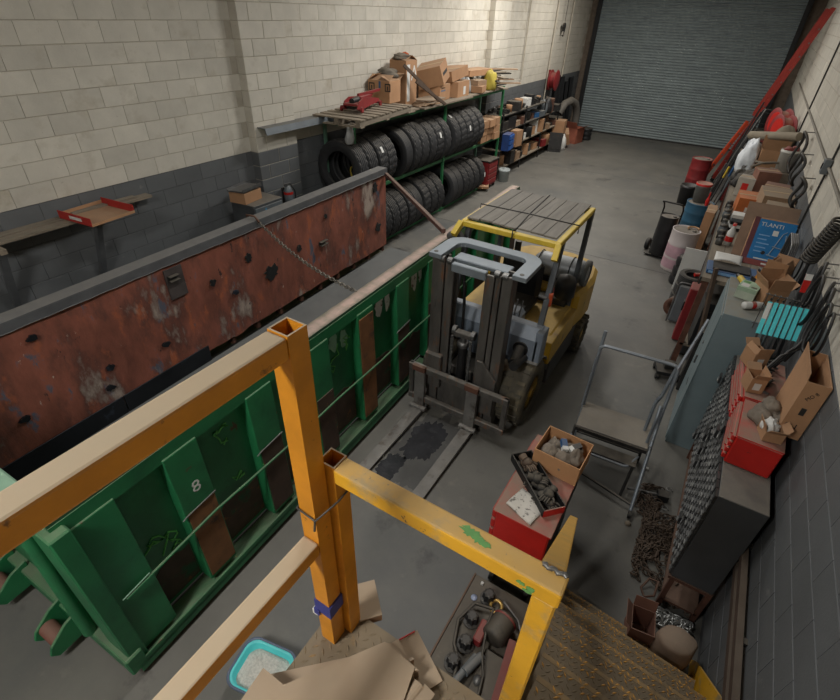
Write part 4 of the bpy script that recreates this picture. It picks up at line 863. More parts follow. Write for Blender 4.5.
for i, (y, l, z) in enumerate(((19.4, 1.7, .3), (19.9, 1.85, .25), (20.5, 1.6, .3), (21.1, 1.8, .2))):
    b = MB(); b.sheet(lambda u, v: (-6.12 + .04 * math.sin(u * 9 + i) + .10 * (1 - v), y - .27 + .54 * u, z + l * v), 14, 6, .0); b.sheet(lambda u, v: (-6.10 + .04 * math.sin(u * 9 + i) + .12 * (1 - v), y - .27 + .54 * u, z + l * v), 14, 6, .0); o = b.build('rubber_mat', m_seat, None); tag(o, '%s black rubber sheet hanging on the wall from the hose reel to the door' % ORD[i], 'rubber sheet', 'rubber sheets by the door')
b = MB(); b.tube([(-5.8, 19.2, 1.0), (-5.7, 19.4, 1.3), (-5.6, 19.75, 1.38), (-5.5, 20.1, 1.25), (-5.45, 20.3, .9), (-5.45, 20.35, .3), (-5.45, 20.36, .005)], .13, 14); o = b.build('duct_hose', mat('grey_duct', S(96, 92, 86), .7, dust=.3), None); tag(o, 'thick grey curved exhaust hose by the roller door', 'hose')
carton('carton', 'brown carton with white label leaning on the floor by the shelving end', (-5.28, 18.75, .16), (.36, .42, .4), 0, (20, -14, 20), lab=(1, .0, .04, .14, .12))
carton('carton', 'brown carton stacked upright on the dark box near the shelving end', (-5.42, 18.3, .52), (.4, .5, .42), 8)
o = small_box(.46, .55, .5).build('dark_crate', m_black, None, loc=(-5.42, 18.3, 0)); tag(o, 'dark crate under the brown carton at the shelving end', 'crate')
t = carton('carton', 'reddish brown carton with open flap near the black cylinder on the floor', (-5.22, 19.75, 0), (.42, .6, .52), -10, open_=True, flaps=(120, 150, None, None), m=mat('reddish_card', S(150, 86, 66), .8, dust=.3))
b = MB(); b.lathe([(.001, 0), (.2, 0), (.21, .02), (.21, .09), (.2, .11), (.2, .16), (.21, .18), (.21, .25), (.2, .27), (.2, .33), (.21, .35), (.21, .4), (.19, .42), (.001, .42)], 24); o = b.build('black_drum', m_seat, None, loc=(-5.0, 20.55, 0)); tag(o, 'low ribbed black drum standing in front of the roller door', 'drum')
o = MB().blob((-5.22, 18.25, 0), (.16, .16, .34), 9, .3).build('white_bag', m_white, None); tag(o, 'white plastic bag slumped by the dark crate on the floor', 'bag')
b = MB(); b.box(-.22, .22, -.04, .04, 0, .62); b.box(-.2, .2, -.06, .06, .1, .12); o = b.build('steel_sheet', m_dark, None, loc=(-5.30, 17.75, 0)); o.rotation_euler = (R(-8), 0, R(20)); tag(o, 'dark metal sheet leaning at the end of the parts shelving', 'metal sheet')
for i, (y, r_, z) in enumerate(((16.85, .16, 1.62), (17.25, .19, 1.58), (17.5, .13, 1.62))):
    o = MB().blob((-5.66, y, 1.285), (r_, r_, .3), 20 + i, .2).build('helmet', [m_grey, m_seat, m_steel][i], None); tag(o, ['grey rounded cover on the middle parts shelf end', 'black rounded cover between the grey and silver ones', 'silver rounded cover at the far end of the parts shelf'][i], 'cover', 'covers on the parts shelf')
t = thing('hanging_hook', 'pulley hook hanging on a cord on the left wall near the door', 'hook', (-6.08, 19.0, 3.35)); MB().tube([(0, 0, .35), (0, 0, 2.2)], .008, 6).build('cord', m_dark, t); MB().cyl((-.03, 0, .28), (.03, 0, .28), .1, n=16).build('pulley', m_dark, t); MB().tube(arc((0, .08), .08, 90, -150, 12, 'yz', 0), .014, 8).build('hook', m_dark, t); MB().box(-.035, .035, -.05, .05, .14, .34).build('block', m_dark, t)

rr = random.Random(31)
for i in range(12):
    y = 13.5 + i * .27; h = rr.uniform(.1, .26); b = MB(); b.cyl((0, 0, 0), (0, 0, h * .5), rr.uniform(.07, .13), n=12); b.cyl((-.06, 0, h * .5), (.08, .05, h), .035, n=8); b.cyl((.0, -.1, h * .6), (0, .12, h * .7), .025, n=8); o = b.build('machine_part', [m_dark, m_steel, m_rust, m_black][i % 4], None, loc=(-5.98 + .0 * i, y, 1.682)); tag(o, 'greasy machine part along the back of the top parts shelf, %s from the rack' % ORD[i], 'machine part', 'parts at the back of the top shelf')
for i, (x, y, rz, l) in enumerate(((-5.6, 11.6, 4, 1.0), (-5.45, 12.3, -6, .9), (-5.7, 12.75, 10, .8))):
    o = MB().box(-.08, .08, -l / 2, l / 2, 0, .03).build('scrap_board', m_wood, None, loc=(x, y, 2.13 + .001 * i)) if False else None
# ------------------------------------------------------------------ foreground: red tool cabinet, litter tray, machine, cardboard
tc = thing('red_tool_cabinet', 'red tool cabinet with dusty top standing behind the yellow rail', 'tool cabinet', (-.41, 2.66, 0), 0)
MB().box(-.20, .21, -.42, .47, .60, .985).build('cabinet_body', m_red, tc, .012); MB().box(-.19, .20, -.36, .46, .1, .60).build('base_cabinet', mat('black_base_cabinet', S(42, 42, 43), .6, dust=.4), tc, .008)
MB().box(.21, .216, -.41, .46, .62, .97).build('black_side', m_black, tc)
for k in range(3): MB().box(-.235, -.20, -.40, .45, .625 + k * .12, .725 + k * .12).build('drawer', m_red, tc, .008)
MB().box(-.12, .02, -.366, -.36, .5, .54).build('white_strip', m_white, tc)
for x in (-.15, .16):
    for y in (-.34, .4): MB().cyl((x - .02, y, .05), (x + .02, y, .05), .05, n=14).build('caster', m_black, tc)
MB().box(-.22, .225, -.44, .49, .985, 1.0).build('cabinet_lid', m_red, tc, .006)
b = MB(); b.sheet(lambda u, v: (-.16 + .22 * u + .05 * v, -.34 + .2 * v - .08 * u, 1.012 + .006 * math.sin(u * 7 + v * 5)), 10, 8, .01); o = b.build('manual', mat('stained_paper', S(196, 190, 180), .8, var=.1, patches=[(S(112, 106, 100), 30, .56, .06)]), None, loc=tc.location); tag(o, 'stained white manual lying on the red tool cabinet', 'manual')
# oblong black tray of gloves lying across the cabinet
tl = thing('glove_tray', 'long black metal tray of dark gloves across the red tool cabinet', 'tray', (-.445, 2.61, 1.003), -43)
L_, W_ = .28, .085
MB().box(-L_, L_, -W_, W_, 0, .006).build('tray_base', m_black, tl)
for s in (-1, 1): MB().box(-L_, L_, s * W_ - .004, s * W_ + .004, 0, .075).build('tray_side', m_black, tl)
for s in (-1, 1): MB().box(s * L_ - .004, s * L_ + .004, -W_, W_, 0, .07).build('tray_end', m_black if s < 0 else m_red, tl)
rr = random.Random(9)
def glove(label, loc, rz, m, s=1., group='gloves in the black tray'):
    t = thing('work_glove', label, 'glove', loc, rz, group)
    MB().blob((0, 0, 0), (.052 * s, .05 * s, .045 * s), int(rz), .25, n=8).build('palm', m, t)
    for k in range(4): MB().tube([(.03 * s, (-.03 + .02 * k) * s, .02 * s), (.075 * s, (-.034 + .023 * k) * s, .03 * s), (.105 * s, (-.036 + .024 * k) * s, .016 * s)], [.012 * s, .0115 * s, .008 * s], 6).build('finger', m, t)
    MB().tube([(0, .035 * s, .02 * s), (.03 * s, .07 * s, .022 * s), (.05 * s, .08 * s, .014 * s)], [.014 * s, .012 * s, .009 * s], 6).build('thumb', m, t)
    MB().lathe([(.036 * s, 0), (.042 * s, .055 * s)], 10, TR((-.04 * s, 0, .022 * s), 0, -90)).build('cuff', m, t); return t
a = R(-43); gl = mat('brown_leather', S(96, 78, 64), .85, var=.3, dust=.3)
for i, (u, v, z) in enumerate(((-.27, 0, .008), (-.15, .02, .008), (-.05, -.02, .008), (.06, .02, .008), (.16, -.015, .008), (.26, .01, .008), (.0, .0, .05), (.2, .02, .05), (-.22, .0, .05))):
    glove('%s glove, %s from the far end of the black tray' % ('brown' if i == 0 else 'dark', ORD[i]) if i < 6 else 'dark glove lying on top of the others, %s layer piece' % ORD[i - 6], (-.445 + u * math.cos(a) * .76 - v * math.sin(a), 2.61 + u * math.sin(a) * .76 + v * math.cos(a), 1.003 + z), -43 + rr.uniform(-70, 70), gl if i in (0, 8) else m_glove, .8)
t = carton('carton', 'open brown carton of rags behind the glove tray on the red cabinet', (-.36, 2.93, 1.003), (.37, .32, .19), -3, open_=True, flaps=(None, None, None, None), m=mat('clean_cardboard', S(190, 142, 100), .85, var=.1, rnd=.05))
mr = mat('grey_brown_rag', S(120, 110, 98), .95, var=.25)
for i, (x, y, sx, sy, sz) in enumerate(((-.45, 2.87, .075, .08, .13), (-.34, 2.87, .085, .09, .12), (-.26, 2.93, .07, .1, .13), (-.43, 3.0, .08, .08, .10), (-.31, 3.01, .075, .06, .11))):
    o = MB().blob((x, y, 1.01), (sx, sy, sz), 30 + i, .35, 2.2).build('rag', mr, None); tag(o, 'crumpled grey rag, %s in the open carton on the red cabinet' % ['front left', 'front middle', 'right hand', 'back left', 'back right'][i] + '', 'rag', 'rags in the carton')
for i, (x, y, a_, m_) in enumerate(((-.37, 2.95, 30, m_blue), (-.28, 2.97, -38, m_seat))):
    t = thing('small_box', ['small blue and white box on the rags in the carton', 'small dark box with white end on the rags in the carton'][i], 'box', (x, y, 1.17), 0, rot=(12, 6, a_)); MB().box(-.022, .022, -.05, .05, 0, .04).build('box_body', m_, t); MB().box(-.023, .023, -.051, -.018, -.001, .041).build('box_label', m_white, t)
# litter tray
lt = thing('litter_tray', 'turquoise litter tray with grey rim full of pale grit', 'litter tray', (-1.63, .735, 0), 12)
def rrect(a, c, r, n=6):
    o = []
    for cx, cy, s in ((a - r, c - r, 0), (-a + r, c - r, 90), (-a + r, -c + r, 180), (a - r, -c + r, 270)): o += [(cx + r * math.cos(R(s + 90 * i / n)), cy + r * math.sin(R(s + 90 * i / n))) for i in range(n + 1)]
    return o
def loft(mb, rings, close=True, capb=True):
    n = len(rings[0][0]); vs = [(p[0], p[1], z) for ring, z in rings for p in ring]
    fs = [(i * n + j, i * n + (j + 1) % n, (i + 1) * n + (j + 1) % n, (i + 1) * n + j) for i in range(len(rings) - 1) for j in range(n)]
    if capb: fs.append(tuple(range((len(rings) - 1) * n, len(rings) * n)))
    return mb.add(vs, fs, None, True)
m_turq = mat('turquoise_plastic', S(84, 208, 208), .4, var=.06, dust=.12)
b = MB(); loft(b, [(rrect(.17, .135, .07), .0), (rrect(.19, .15, .08), .13), (rrect(.205, .165, .085), .135), (rrect(.2, .16, .085), .145), (rrect(.177, .14, .075), .13), (rrect(.16, .125, .06), .02)]); b.build('basin', m_turq, lt)
b = MB(); loft(b, [(rrect(.211, .172, .09), .120), (rrect(.213, .174, .09), .15), (rrect(.201, .162, .085), .152), (rrect(.197, .158, .085), .143)], capb=False); b.build('rim', mat('slate_plastic', S(84, 94, 112), .5), lt)
b = MB(); n = 40; ring = rrect(.168, .13, .065); vs = [(0, 0, .085)]; fs = []
for k in range(1, 9):
    for j, (x, y) in enumerate(ring): f_ = k / 8; vs.append((x * f_, y * f_, .075 + .03 * noise.noise(Vector((x * f_ * 9, y * f_ * 9, 0))) + .006 * noise.noise(Vector((x * f_ * 60, y * f_ * 60, 3)))))
m_ = len(ring); fs = [(0, 1 + j, 1 + (j + 1) % m_) for j in range(m_)] + [(1 + (k - 1) * m_ + j, 1 + k * m_ + j, 1 + k * m_ + (j + 1) % m_, 1 + (k - 1) * m_ + (j + 1) % m_) for k in range(1, 8) for j in range(m_)]
b.add(vs, fs, None, False); o = b.build('grit', mat('pale_grit', S(204, 198, 188), .9, var=.2, vscale=60, bump=1., bscale=150), lt); o['kind'] = 'stuff'
# hydraulic machine bed below the stairs
mc = thing('hydraulic_unit', 'dark oily machine bed with motor, hoses and fluted black knobs', 'machine', (-.62, 1.0, 0), 0)
m_oil = mat('oily_plate', S(72, 66, 58), .55, .2, var=.3, vscale=4, patches=[(S(44, 42, 40), 5, .56, .1), (S(104, 94, 80), 9, .62, .1)], dust=.3)
MB().box(.0, .56, -.5, 1.06, .34, .38).build('machine_bed', m_oil, mc, .004); MB().box(.02, .54, -.48, 1.04, 0, .34).build('machine_frame', m_black, mc); MB().box(-.012, .0, -.5, 1.06, .30, .39).build('bed_edge', m_rust, mc)
def px_knob(x, y):
    b = MB(); n = 16; vs = []
    for z, rr_ in ((0, .062), (.015, .064), (.02, .05), (.085, .044), (.09, .03)):
        for i in range(n): a_ = 2 * math.pi * i / n; q = rr_ * (1 if z < .018 or i % 2 else .78); vs.append((q * math.cos(a_), q * math.sin(a_), z))
    b.add(vs, [(k * n + i, k * n + (i + 1) % n, (k + 1) * n + (i + 1) % n, (k + 1) * n + i) for k in range(4) for i in range(n)]); b.add([v for v in vs[-n:]], [tuple(range(n))])
    o = b.build('fluted_knob', m_seat, mc, loc=(x, y, .38)); return o
for x, y in ((.165, .93), (.13, .72), (.165, .55), (.15, .40), (.17, .22)): px_knob(x, y)
b = MB(); b.lathe([(.001, -.1), (.07, -.1), (.085, -.08), (.085, .08), (.07, .1), (.001, .1)], 22, TR((.33, .74, .465), 90, 0, -10)); b.build('motor', m_oil, mc); MB().lathe([(.087, -.075), (.087, -.06)], 22, TR((.33, .74, .465), 90, 0, -10)).build('motor_band', m_red_d, mc)
MB().box(.20, .26, .58, .74, .38, .47, TR((0, 0, 0), 0, 0, 0)).build('valve_block', m_red_d, mc, .008); MB().box(.30, .48, .10, .60, .38, .42).build('cover_plate', m_oil, mc, .01); MB().lathe([(.03, 0), (.03, .02), (.001, .03)], 14, TR((.34, .38, .42))).build('cap_bolt', m_steel, mc)
b = MB(); b.tube(arc((0, 0), .042, 0, 340, 18), .013, 8, closed=True, M=TR((.24, .90, .40), 20)); b.build('brass_ring', mat('brass', S(190, 156, 90), .35, .6), mc)
b = MB(); b.lathe([(.001, 0), (.024, 0), (.024, .008), (.001, .01)], 16, TR((.07, .88, .381))); b.build('pale_disc', mat('pale_blue_disc', S(150, 160, 184), .5), mc); MB().box(.065, .085, 1.0, 1.02, .38, .40).build('white_tag', m_white, mc)
for i, pts in enumerate(([(.23, .86, .42), (.1, .82, .43), (.05, .66, .42), (.1, .5, .42), (.18, .42, .42), (.22, .2, .42), (.2, -.1, .42)], [(.24, .84, .46), (.25, .7, .5), (.3, .52, .47), (.36, .42, .44), (.38, .3, .45)], [(.27, .5, .44), (.24, .36, .46), (.2, .2, .44), (.24, 0, .44), (.32, -.2, .42)])): MB().tube(pts, [.012, .009, .026][i], 8).build('hose', m_dark if i < 2 else m_grey, mc)
MB().tube([(.30, .52, .44), (.28, .46, .46), (.25, .36, .47)], .03, 10).build('hose_fitting', m_grey, mc)
MB().bar((.5, .2, .42), (.44, .72, .44), .05, .05).build('red_lever', m_red_d, mc); MB().tube([(.28, .95, .42), (.42, .86, .46), (.5, .78, .42)], .012, 6).build('pipe', m_steel, mc)
# cardboard on and over the landing
mcd = mat('dust_covered_cardboard', S(150, 126, 102), .9, var=.12, vscale=3, dust=.7, dcol=S(160, 144, 122))
def sheetcard(label, pts, z, th=.006, fold=None, m=mcd, name='cardboard_sheet'):
    b = MB(); b.prism(pts, 'z', z, z + th); return tag(b.build(name, m, None), label, 'cardboard')
t = thing('flattened_carton', 'large flattened carton lying on the chequer plate landing', 'cardboard', (-.46, .38, ZLD + .004), 0)
MB().prism([(-.24, -.06), (-.155, -.06), (.03, .2), (.15, .19), (.20, -.05), (.22, -.5), (-.2, -.5)], 'z', .05, .058).build('top_panel', mcd, t)
MB().prism([(.03, .2), (.045, .205), (.165, .19), (.15, .18)], 'z', .0, .055).build('edge_panel', mcd, t); MB().prism([(-.24, -.06), (.03, .2), (.15, .19), (.2, -.05), (.2, -.5), (-.2, -.5)], 'z', .0, .006).build('bottom_panel', mcd, t)
MB().box(.145, .185, -.02, .19, .03, .075, TR((.02, 0, 0), 0, 12, -6)).build('torn_flap', mcd, t)
t = thing('cardboard_flap', 'small folded cardboard piece sticking out past the landing edge beside the posts', 'cardboard', (-.59, .67, ZLD + .004), -42)
MB().box(-.06, .07, -.055, .055, 0, .006).build('panel', mcd, t); MB().box(.06, .066, -.055, .055, -.04, .004).build('folded_edge', m_card, t)
t = thing('broken_carton', 'broken carton with red print at the landing edge under the rail', 'cardboard', (-.36, .61, ZLD + .004), -30)
MB().box(-.05, .12, -.01, .06, .0, .005).build('panel', mcd, t); MB().box(-.04, .03, -.07, -.015, .0, .04, TR((0, 0, 0), 0)).build('folded_panel', mcd, t); MB().box(.032, .04, -.12, -.0, 0, .05).build('upright_panel', m_card_d, t)
MB().box(-.05, -.047, -.01, .05, .005, .012).build('red_print', m_redcard, t); MB().box(.055, .09, -.12, -.02, .0, .035).build('carton_corner', mcd, t)
t = thing('cardboard_roll', 'curled cardboard strip on the landing beside the broken carton', 'cardboard', (-.285, .50, ZLD + .004), -10)
b = MB(); o_ = [(.025 * math.cos(R(a_)), .025 + .025 * math.sin(R(a_))) for a_ in range(-60, 221, 20)]; i_ = [(.021 * math.cos(R(a_)), .025 + .021 * math.sin(R(a_))) for a_ in range(220, -61, -20)]; b.prism(o_ + i_, 'y', -.045, .045); b.build('curl', mcd, t); MB().box(-.1, .02, -.14, .04, 0, .005, TR((0, -.06, 0))).build('tail', mcd, t)
# oil on the floor under the forks
def puddle(label, cx, cy, a, c, seed, z, m):
    pp = []
    for i in range(90): t_ = 2 * math.pi * i / 90; v = Vector((math.cos(t_) * 2, math.sin(t_) * 2, seed)); q = 1 + .35 * noise.noise(v) + .22 * noise.noise(v * 3) + .12 * noise.noise(v * 8); pp.append((cx + a * q * math.cos(t_), cy + c * q * math.sin(t_)))
    return tag(MB().prism(pp, 'z', .0, z).build('oil_puddle', m, None), label, 'puddle')
puddle('wide dull oil stain on the floor between the forks', -1.84, 3.30, .30, .62, 4, .0015, mat('oil_stained_concrete', S(82, 80, 77), .42, var=.2, vscale=4, patches=[(S(92, 90, 86), 6, .58, .1)]))
puddle('wet black oil puddle in the middle of the oil stain', -1.88, 3.38, .19, .34, 9, .0028, mat('wet_oil', S(56, 56, 58), .12, 0, var=.3, patches=[(S(66, 66, 68), 7, .55, .1)], bump=.35, bscale=14))
puddle('small wet oil puddle near the left fork tip', -2.0, 2.85, .12, .2, 13, .0028, MATS['wet_oil'])
# ------------------------------------------------------------------ rolling work platform
m_cart = mat('worn_blue_grey_tube', S(136, 144, 152), .4, .5, var=.2, dust=.3, patches=[(S(70, 66, 62), 14, .6, .1)])
wp = thing('rolling_work_platform', 'grey tubular rolling step platform with high handrail', 'platform', (-.09, 4.15, 0), 4)
def wt(name, pts, r=.017, m=m_cart): return MB().tube(pts, r, 10).build(name, m, wp)
def rnd(pts, r=.06, k=4):
    out = [Vector(pts[0])]
    for i in range(1, len(pts) - 1):
        p = Vector(pts[i]); a = (Vector(pts[i - 1]) - p).normalized(); b_ = (Vector(pts[i + 1]) - p).normalized()
        for q in range(k + 1): t_ = q / k; out.append((p + a * r) * (1 - t_) ** 2 + p * 2 * t_ * (1 - t_) + (p + b_ * r) * t_ ** 2)
    return out + [Vector(pts[-1])]
wt('handrail', rnd([(-.36, .13, .06), (-.36, .16, 1.36), (.35, .16, 1.36), (.35, -.02, .75), (.36, -.55, .08)]))
wt('rail_extension', [(-.36, .15, 1.25), (-.36, .2, 1.5)])
wt('rail_brace', [(-.37, .1, .62), (-.37, .15, 1.2)], .012); wt('side_rail', rnd([(.33, .16, 1.34), (.30, .12, 1.0), (.27, .10, .95), (.27, .05, .58)], .05)); wt('side_rail', rnd([(.31, -.02, 1.0), (.31, -.1, .9), (.31, -.12, .58)], .04), .014); wt('post', [(.34, .14, 1.34), (.45, .45, 1.75)], .015)
MB().box(-.36, .33, -.21, .20, .58, .60).build('platform_deck', mat('worn_deck', S(118, 114, 108), .7, .2, var=.2, dust=.6), wp, .004)
for y in (-.21, .0, .2): MB().box(-.36, .33, y - .012, y + .012, .54, .58).build('deck_frame', m_dark, wp)
MB().box(-.37, .28, -.36, -.22, .44, .46).build('step', m_dark, wp, .004); wt('step_frame', rnd([(-.37, -.2, .46), (-.40, -.37, .44), (.2, -.38, .44), (.28, -.2, .46)], .05), .013)
for a_, c_ in (((-.36, .18, .58), (-.37, .22, .06)), ((-.36, -.18, .58), (-.38, -.3, .06)), ((.32, .18, .58), (.34, .22, .06)), ((.26, -.3, .46), (.24, -.4, .06))): wt('leg', [a_, c_], .015, m_dark)
wt('base_rail', [(-.38, -.3, .14), (.36, -.5, .10)], .015, m_dark); wt('base_rail', [(-.37, .22, .14), (.34, .22, .14)], .015, m_dark)
for x, y in ((-.37, .22), (-.38, -.3), (.34, .22), (.36, -.57)):
    MB().cyl((x - .012, y, .045), (x + .012, y, .045), .044, n=14).build('caster', m_black, wp)
o = MB().blob((.37, -.66, 0), (.03, .025, .03), 3, .2, n=6).build('wood_plug', m_wood, wp)
# ------------------------------------------------------------------ small-parts drawer cabinet
m_pc = mat('gunmetal_cabinet', S(74, 76, 78), .5, .2, var=.12, dust=.8, dcol=S(128, 120, 108))
dc = thing('drawer_cabinet', 'dark steel small-parts cabinet with rows of tiny drawers on legs', 'cabinet', (.67, 2.85, 0))
CY = 1.95
MB().box(.012, .31, 0, CY, .43, 1.4).build('cabinet_shell', m_pc, dc, .004)
for x in (.02, .28):
    for y in (.0, CY - .04): MB().box(x, x + .035, y, y + .035, 0, .43).build('leg', m_rust, dc)
MB().box(.0, .31, -.01, CY, .40, .43).build('base_frame', m_rust, dc); MB().box(.03, .30, .0, CY, .10, .12).build('lower_shelf', m_rust, dc)
m_df = mat('drawer_front', S(72, 74, 76), .35, .6, var=.25, rnd=.2, dust=.15); m_dh = mat('label_pull', S(150, 150, 148), .3, .7, var=.3, rnd=.3)
nr, nc = 11, 22; dw = CY / nc; dh = .95 / nr
df = MB().box(-.006, .012, .004, dw - .004, .004, dh - .004).mesh('drawer'); df.materials.append(m_df)
ph = MB(); ph.box(-.016, -.006, .018, dw - .018, dh * .18, dh * .26); ph.box(-.009, -.006, .018, dw - .018, dh * .26, dh * .6); ph = ph.mesh('drawer_pull'); ph.materials.append(m_dh)
rr = random.Random(4)
for i in range(nr):
    for j in range(nc):
        out = -.05 if rr.random() < .03 else -rr.random() * .006
        o = inst('drawer', df, None, dc, (out, j * dw, .44 + i * dh)); inst('drawer_pull', ph, None, o, (0, 0, 0))
# red tool chests on the cabinet
for i, (y0, y1) in enumerate(((3.20, 3.68), (3.72, 4.35))):
    t = thing('red_tool_chest', ['nearer red tool chest with sagging drawers on the drawer cabinet', 'farther red tool chest with open drawers on the drawer cabinet'][i], 'tool chest', (.82, (y0 + y1) / 2, 1.403), [-3, 1][i])
    h = (y1 - y0) / 2; MB().box(-.13, .15, -h, h, 0, .25).build('chest_body', m_red, t, .008); MB().box(-.13, .15, -h, h, .25, .258).build('chest_lid', m_red, t)
    for k in range(4): MB().box(-.155 - .012 * ((k * 3) % 3), -.13, -h + .015, h - .015, .02 + k * .057, .066 + k * .057).build('drawer', m_red, t, .005)
    for k in range(4): MB().box(-.168 - .012 * ((k * 3) % 3), -.155 - .012 * ((k * 3) % 3), -h + .05, h - .05, .05 + k * .057, .062 + k * .057).build('drawer_lip', m_red, t)
# upright carton with print, by the wall
t = carton('carton', 'tall tan carton with black print standing on the red chest by the wall', (.965, 3.60, 1.665), (.135, .44, .46), 0, open_=True, flaps=(None, None, None, 96))
text('printed_letters', 'MO 8', .035, m_black_txt, t, (.0, -.2215, .36), (90, -60, 0)); b = MB(); b.lathe([(.012, 0), (.02, 0), (.02, .001), (.012, .001)], 18, TR((-.03, -.2205, .1), 90)); b.build('printed_emblem', m_black_txt, t); MB().box(-.015, .015, -.2215, -.22, .20, .26).build('printed_bar', m_dark, t); MB().box(.01, .016, -.2215, -.22, .08, .12).build('printed_bar', m_black_txt, t)
carton('carton', 'small brown carton with white label at the front of the nearer red chest', (.73, 3.86, 1.665), (.11, .14, .13), 18, open_=True, flaps=(120, 90, 150, None), lab=(0, 0, .03, .05, .06))
carton('carton', 'small round-topped brown carton with label on the farther red chest', (.72, 4.22, 1.665), (.12, .15, .14), 30, open_=True, flaps=(100, None, 140, 60), lab=(0, 0, .04, .05, .06))
carton('carton', 'low brown carton with crumpled paper on the nearer red chest', (.86, 3.32, 1.665), (.12, .13, .08), 14, open_=True, flaps=(130, 120, None, 110))
o = MB().blob((.84, 3.33, 1.71), (.05, .06, .06), 3, .5, 2.5).build('crumpled_paper', m_white, None); tag(o, 'crumpled white paper in the low carton on the nearer red chest', 'paper')
for i, (x, y, s_, z) in enumerate(((.80, 3.48, .07, 1.665), (.90, 3.52, .07, 1.665), (.84, 3.57, .06, 1.72))):
    o = MB().blob((x, y, z), (s_, s_ * 1.3, s_ * .9), 40 + i, .4, 2.4).build('rag', mr, None); tag(o, ['dusty rag at the front of the nearer red chest', 'dusty rag against the tall carton on the red chest', 'dusty rag heaped highest on the nearer red chest'][i], 'rag')
t = thing('tape_roll', 'dark roll of tape on the farther red chest', 'tape', (.80, 3.98, 1.665)); MB().lathe([(.035, 0), (.06, 0), (.06, .05), (.035, .05)], 24, closed=True).build('roll', m_dark, t)
for i in range(7):
    y = 3.9 + .07 * i; b = MB(); b.bar((.70 + .012 * i, y, 1.675), (.84 + .01 * i, y + .1 * ((i % 3) - 1), 1.69), .016, .014); o = b.build('hand_tool', [m_steel, m_black, m_dark][i % 3], None); tag(o, 'steel hand tool, %s of the row on the farther red chest' % ORD[i], 'tool', 'tools on the red chest')
# wiper blades in turquoise sleeves on a wire rack
t = thing('wire_rack', 'wire display rack holding turquoise wiper blades by the wall', 'rack', (.90, 4.62, 1.665))
for k in range(8): MB().tube([(-.20 + k * .045, .26, 0), (-.20 + k * .045, .28, .36), (-.20 + k * .045, .20, .38)], .004, 5).build('rack_wire', m_steel, t)
for z in (.05, .2, .35): MB().tube([(-.22, .27, z), (.13, .27, z)], .005, 5).build('rack_bar', m_steel, t)
m_teal = mat('turquoise_card', S(84, 206, 212), .45, var=.06)
for k in range(7):
    w_ = thing('wiper_blade', 'wiper blade in turquoise sleeve, %s from the aisle side of the rack' % ORD[k], 'wiper blade', (.70 + k * .044, 4.40 + .006 * k, 1.672), 0, 'wiper blades on the wire rack', (-31, 0, 0))
    MB().box(-.0145, .0145, -.014, .014, .17, .45).build('sleeve', m_teal, w_); MB().box(-.008, .008, -.012, .012, -.0, .17).build('blade', m_seat, w_); MB().tube([(0, 0, .45), (0, .02, .47), (0, .0, .485)], .006, 6).build('hook_end', m_dark, w_)
    if k == 0: MB().box(-.0153, .0153, -.0148, .0, .30, .44).build('white_print', m_white, w_)
# ------------------------------------------------------------------ locker
m_lk = mat('locker_grey_green', S(120, 136, 140), .5, .1, var=.12, vscale=2, dust=.75, patches=[(S(100, 114, 118), 2, .55, .2)])
lk = thing('steel_locker', 'tall grey-green steel locker next to the rolling platform', 'locker', (.44, 4.91, 0))
MB().box(0, .40, 0, .95, .0, 1.72).build('locker_body', m_lk, lk, .006)
for a_, c_ in ((.01, .47), (.48, .94)):
    MB().box(-.012, 0, a_, c_, .04, 1.69).build('locker_door', m_lk, lk, .003)
MB().box(-.03, -.012, .44, .46, .85, .95).build('handle', m_steel, lk); MB().box(-.014, -.012, .30, .42, .62, .66).build('vent_slot', m_black, lk); MB().cyl((-.02, .5, 1.1), (-.012, .5, 1.1), .02, n=12).build('lock', m_steel, lk)
ZK = 1.725
t = thing('battery_box', 'pale green and white box with black print on the locker', 'box', (.60, 5.42, ZK), -12); MB().box(-.085, .085, -.1, .1, 0, .12).build('box_body', mat('pale_green_card', S(168, 178, 160), .7, dust=.3), t); MB().box(-.086, .086, -.101, .101, .08, .121).build('box_lid', mat('mint_card', S(150, 172, 146), .7), t)
MB().box(-.07, .0, -.07, .01, .121, .1225).build('white_print', m_white, t); MB().box(-.07, -.01, .03, .08, .121, .1225).build('green_print', mat('leaf_green_print', S(96, 140, 88), .7), t); MB().box(.02, .07, -.06, -.03, .121, .1225).build('dark_print', m_dark, t)
t = thing('spray_can', 'white spray can lying on the locker beside the open carton', 'spray can', (.66, 5.16, ZK + .035), 0, rot=(0, 90, 35)); MB().lathe([(.001, -.09), (.033, -.09), (.035, -.08), (.035, .06), (.028, .075), (.001, .08)], 18).build('can_body', m_white, t); MB().lathe([(.0355, -.02), (.0355, .02)], 18).build('red_band', m_red, t); MB().lathe([(.028, .075), (.028, .1), (.001, .105)], 14).build('cap', m_white, t)
carton('carton', 'open brown carton with flaps up on the locker', (.78, 5.45, ZK), (.2, .26, .17), 24, open_=True, flaps=(100, 130, 85, 115))
carton('carton', 'second brown carton lying open on its side at the locker back', (.80, 5.74, ZK), (.2, .22, .24), 0, (0, 0, -20), open_=True, flaps=(100, 60, 120, 70))
t = thing('grinder', 'yellow and black angle grinder on the locker near the aisle', 'grinder', (.55, 5.70, ZK), 20); MB().cyl((0, -.07, .035), (0, .08, .035), .03, n=14).build('motor_housing', m_yellow, t); MB().cyl((0, .08, .03), (0, .15, .03), .022, n=12).build('grip', m_seat, t); MB().cyl((0, -.1, .02), (0, -.1, .055), .03, n=14).build('gear_head', m_dark, t)
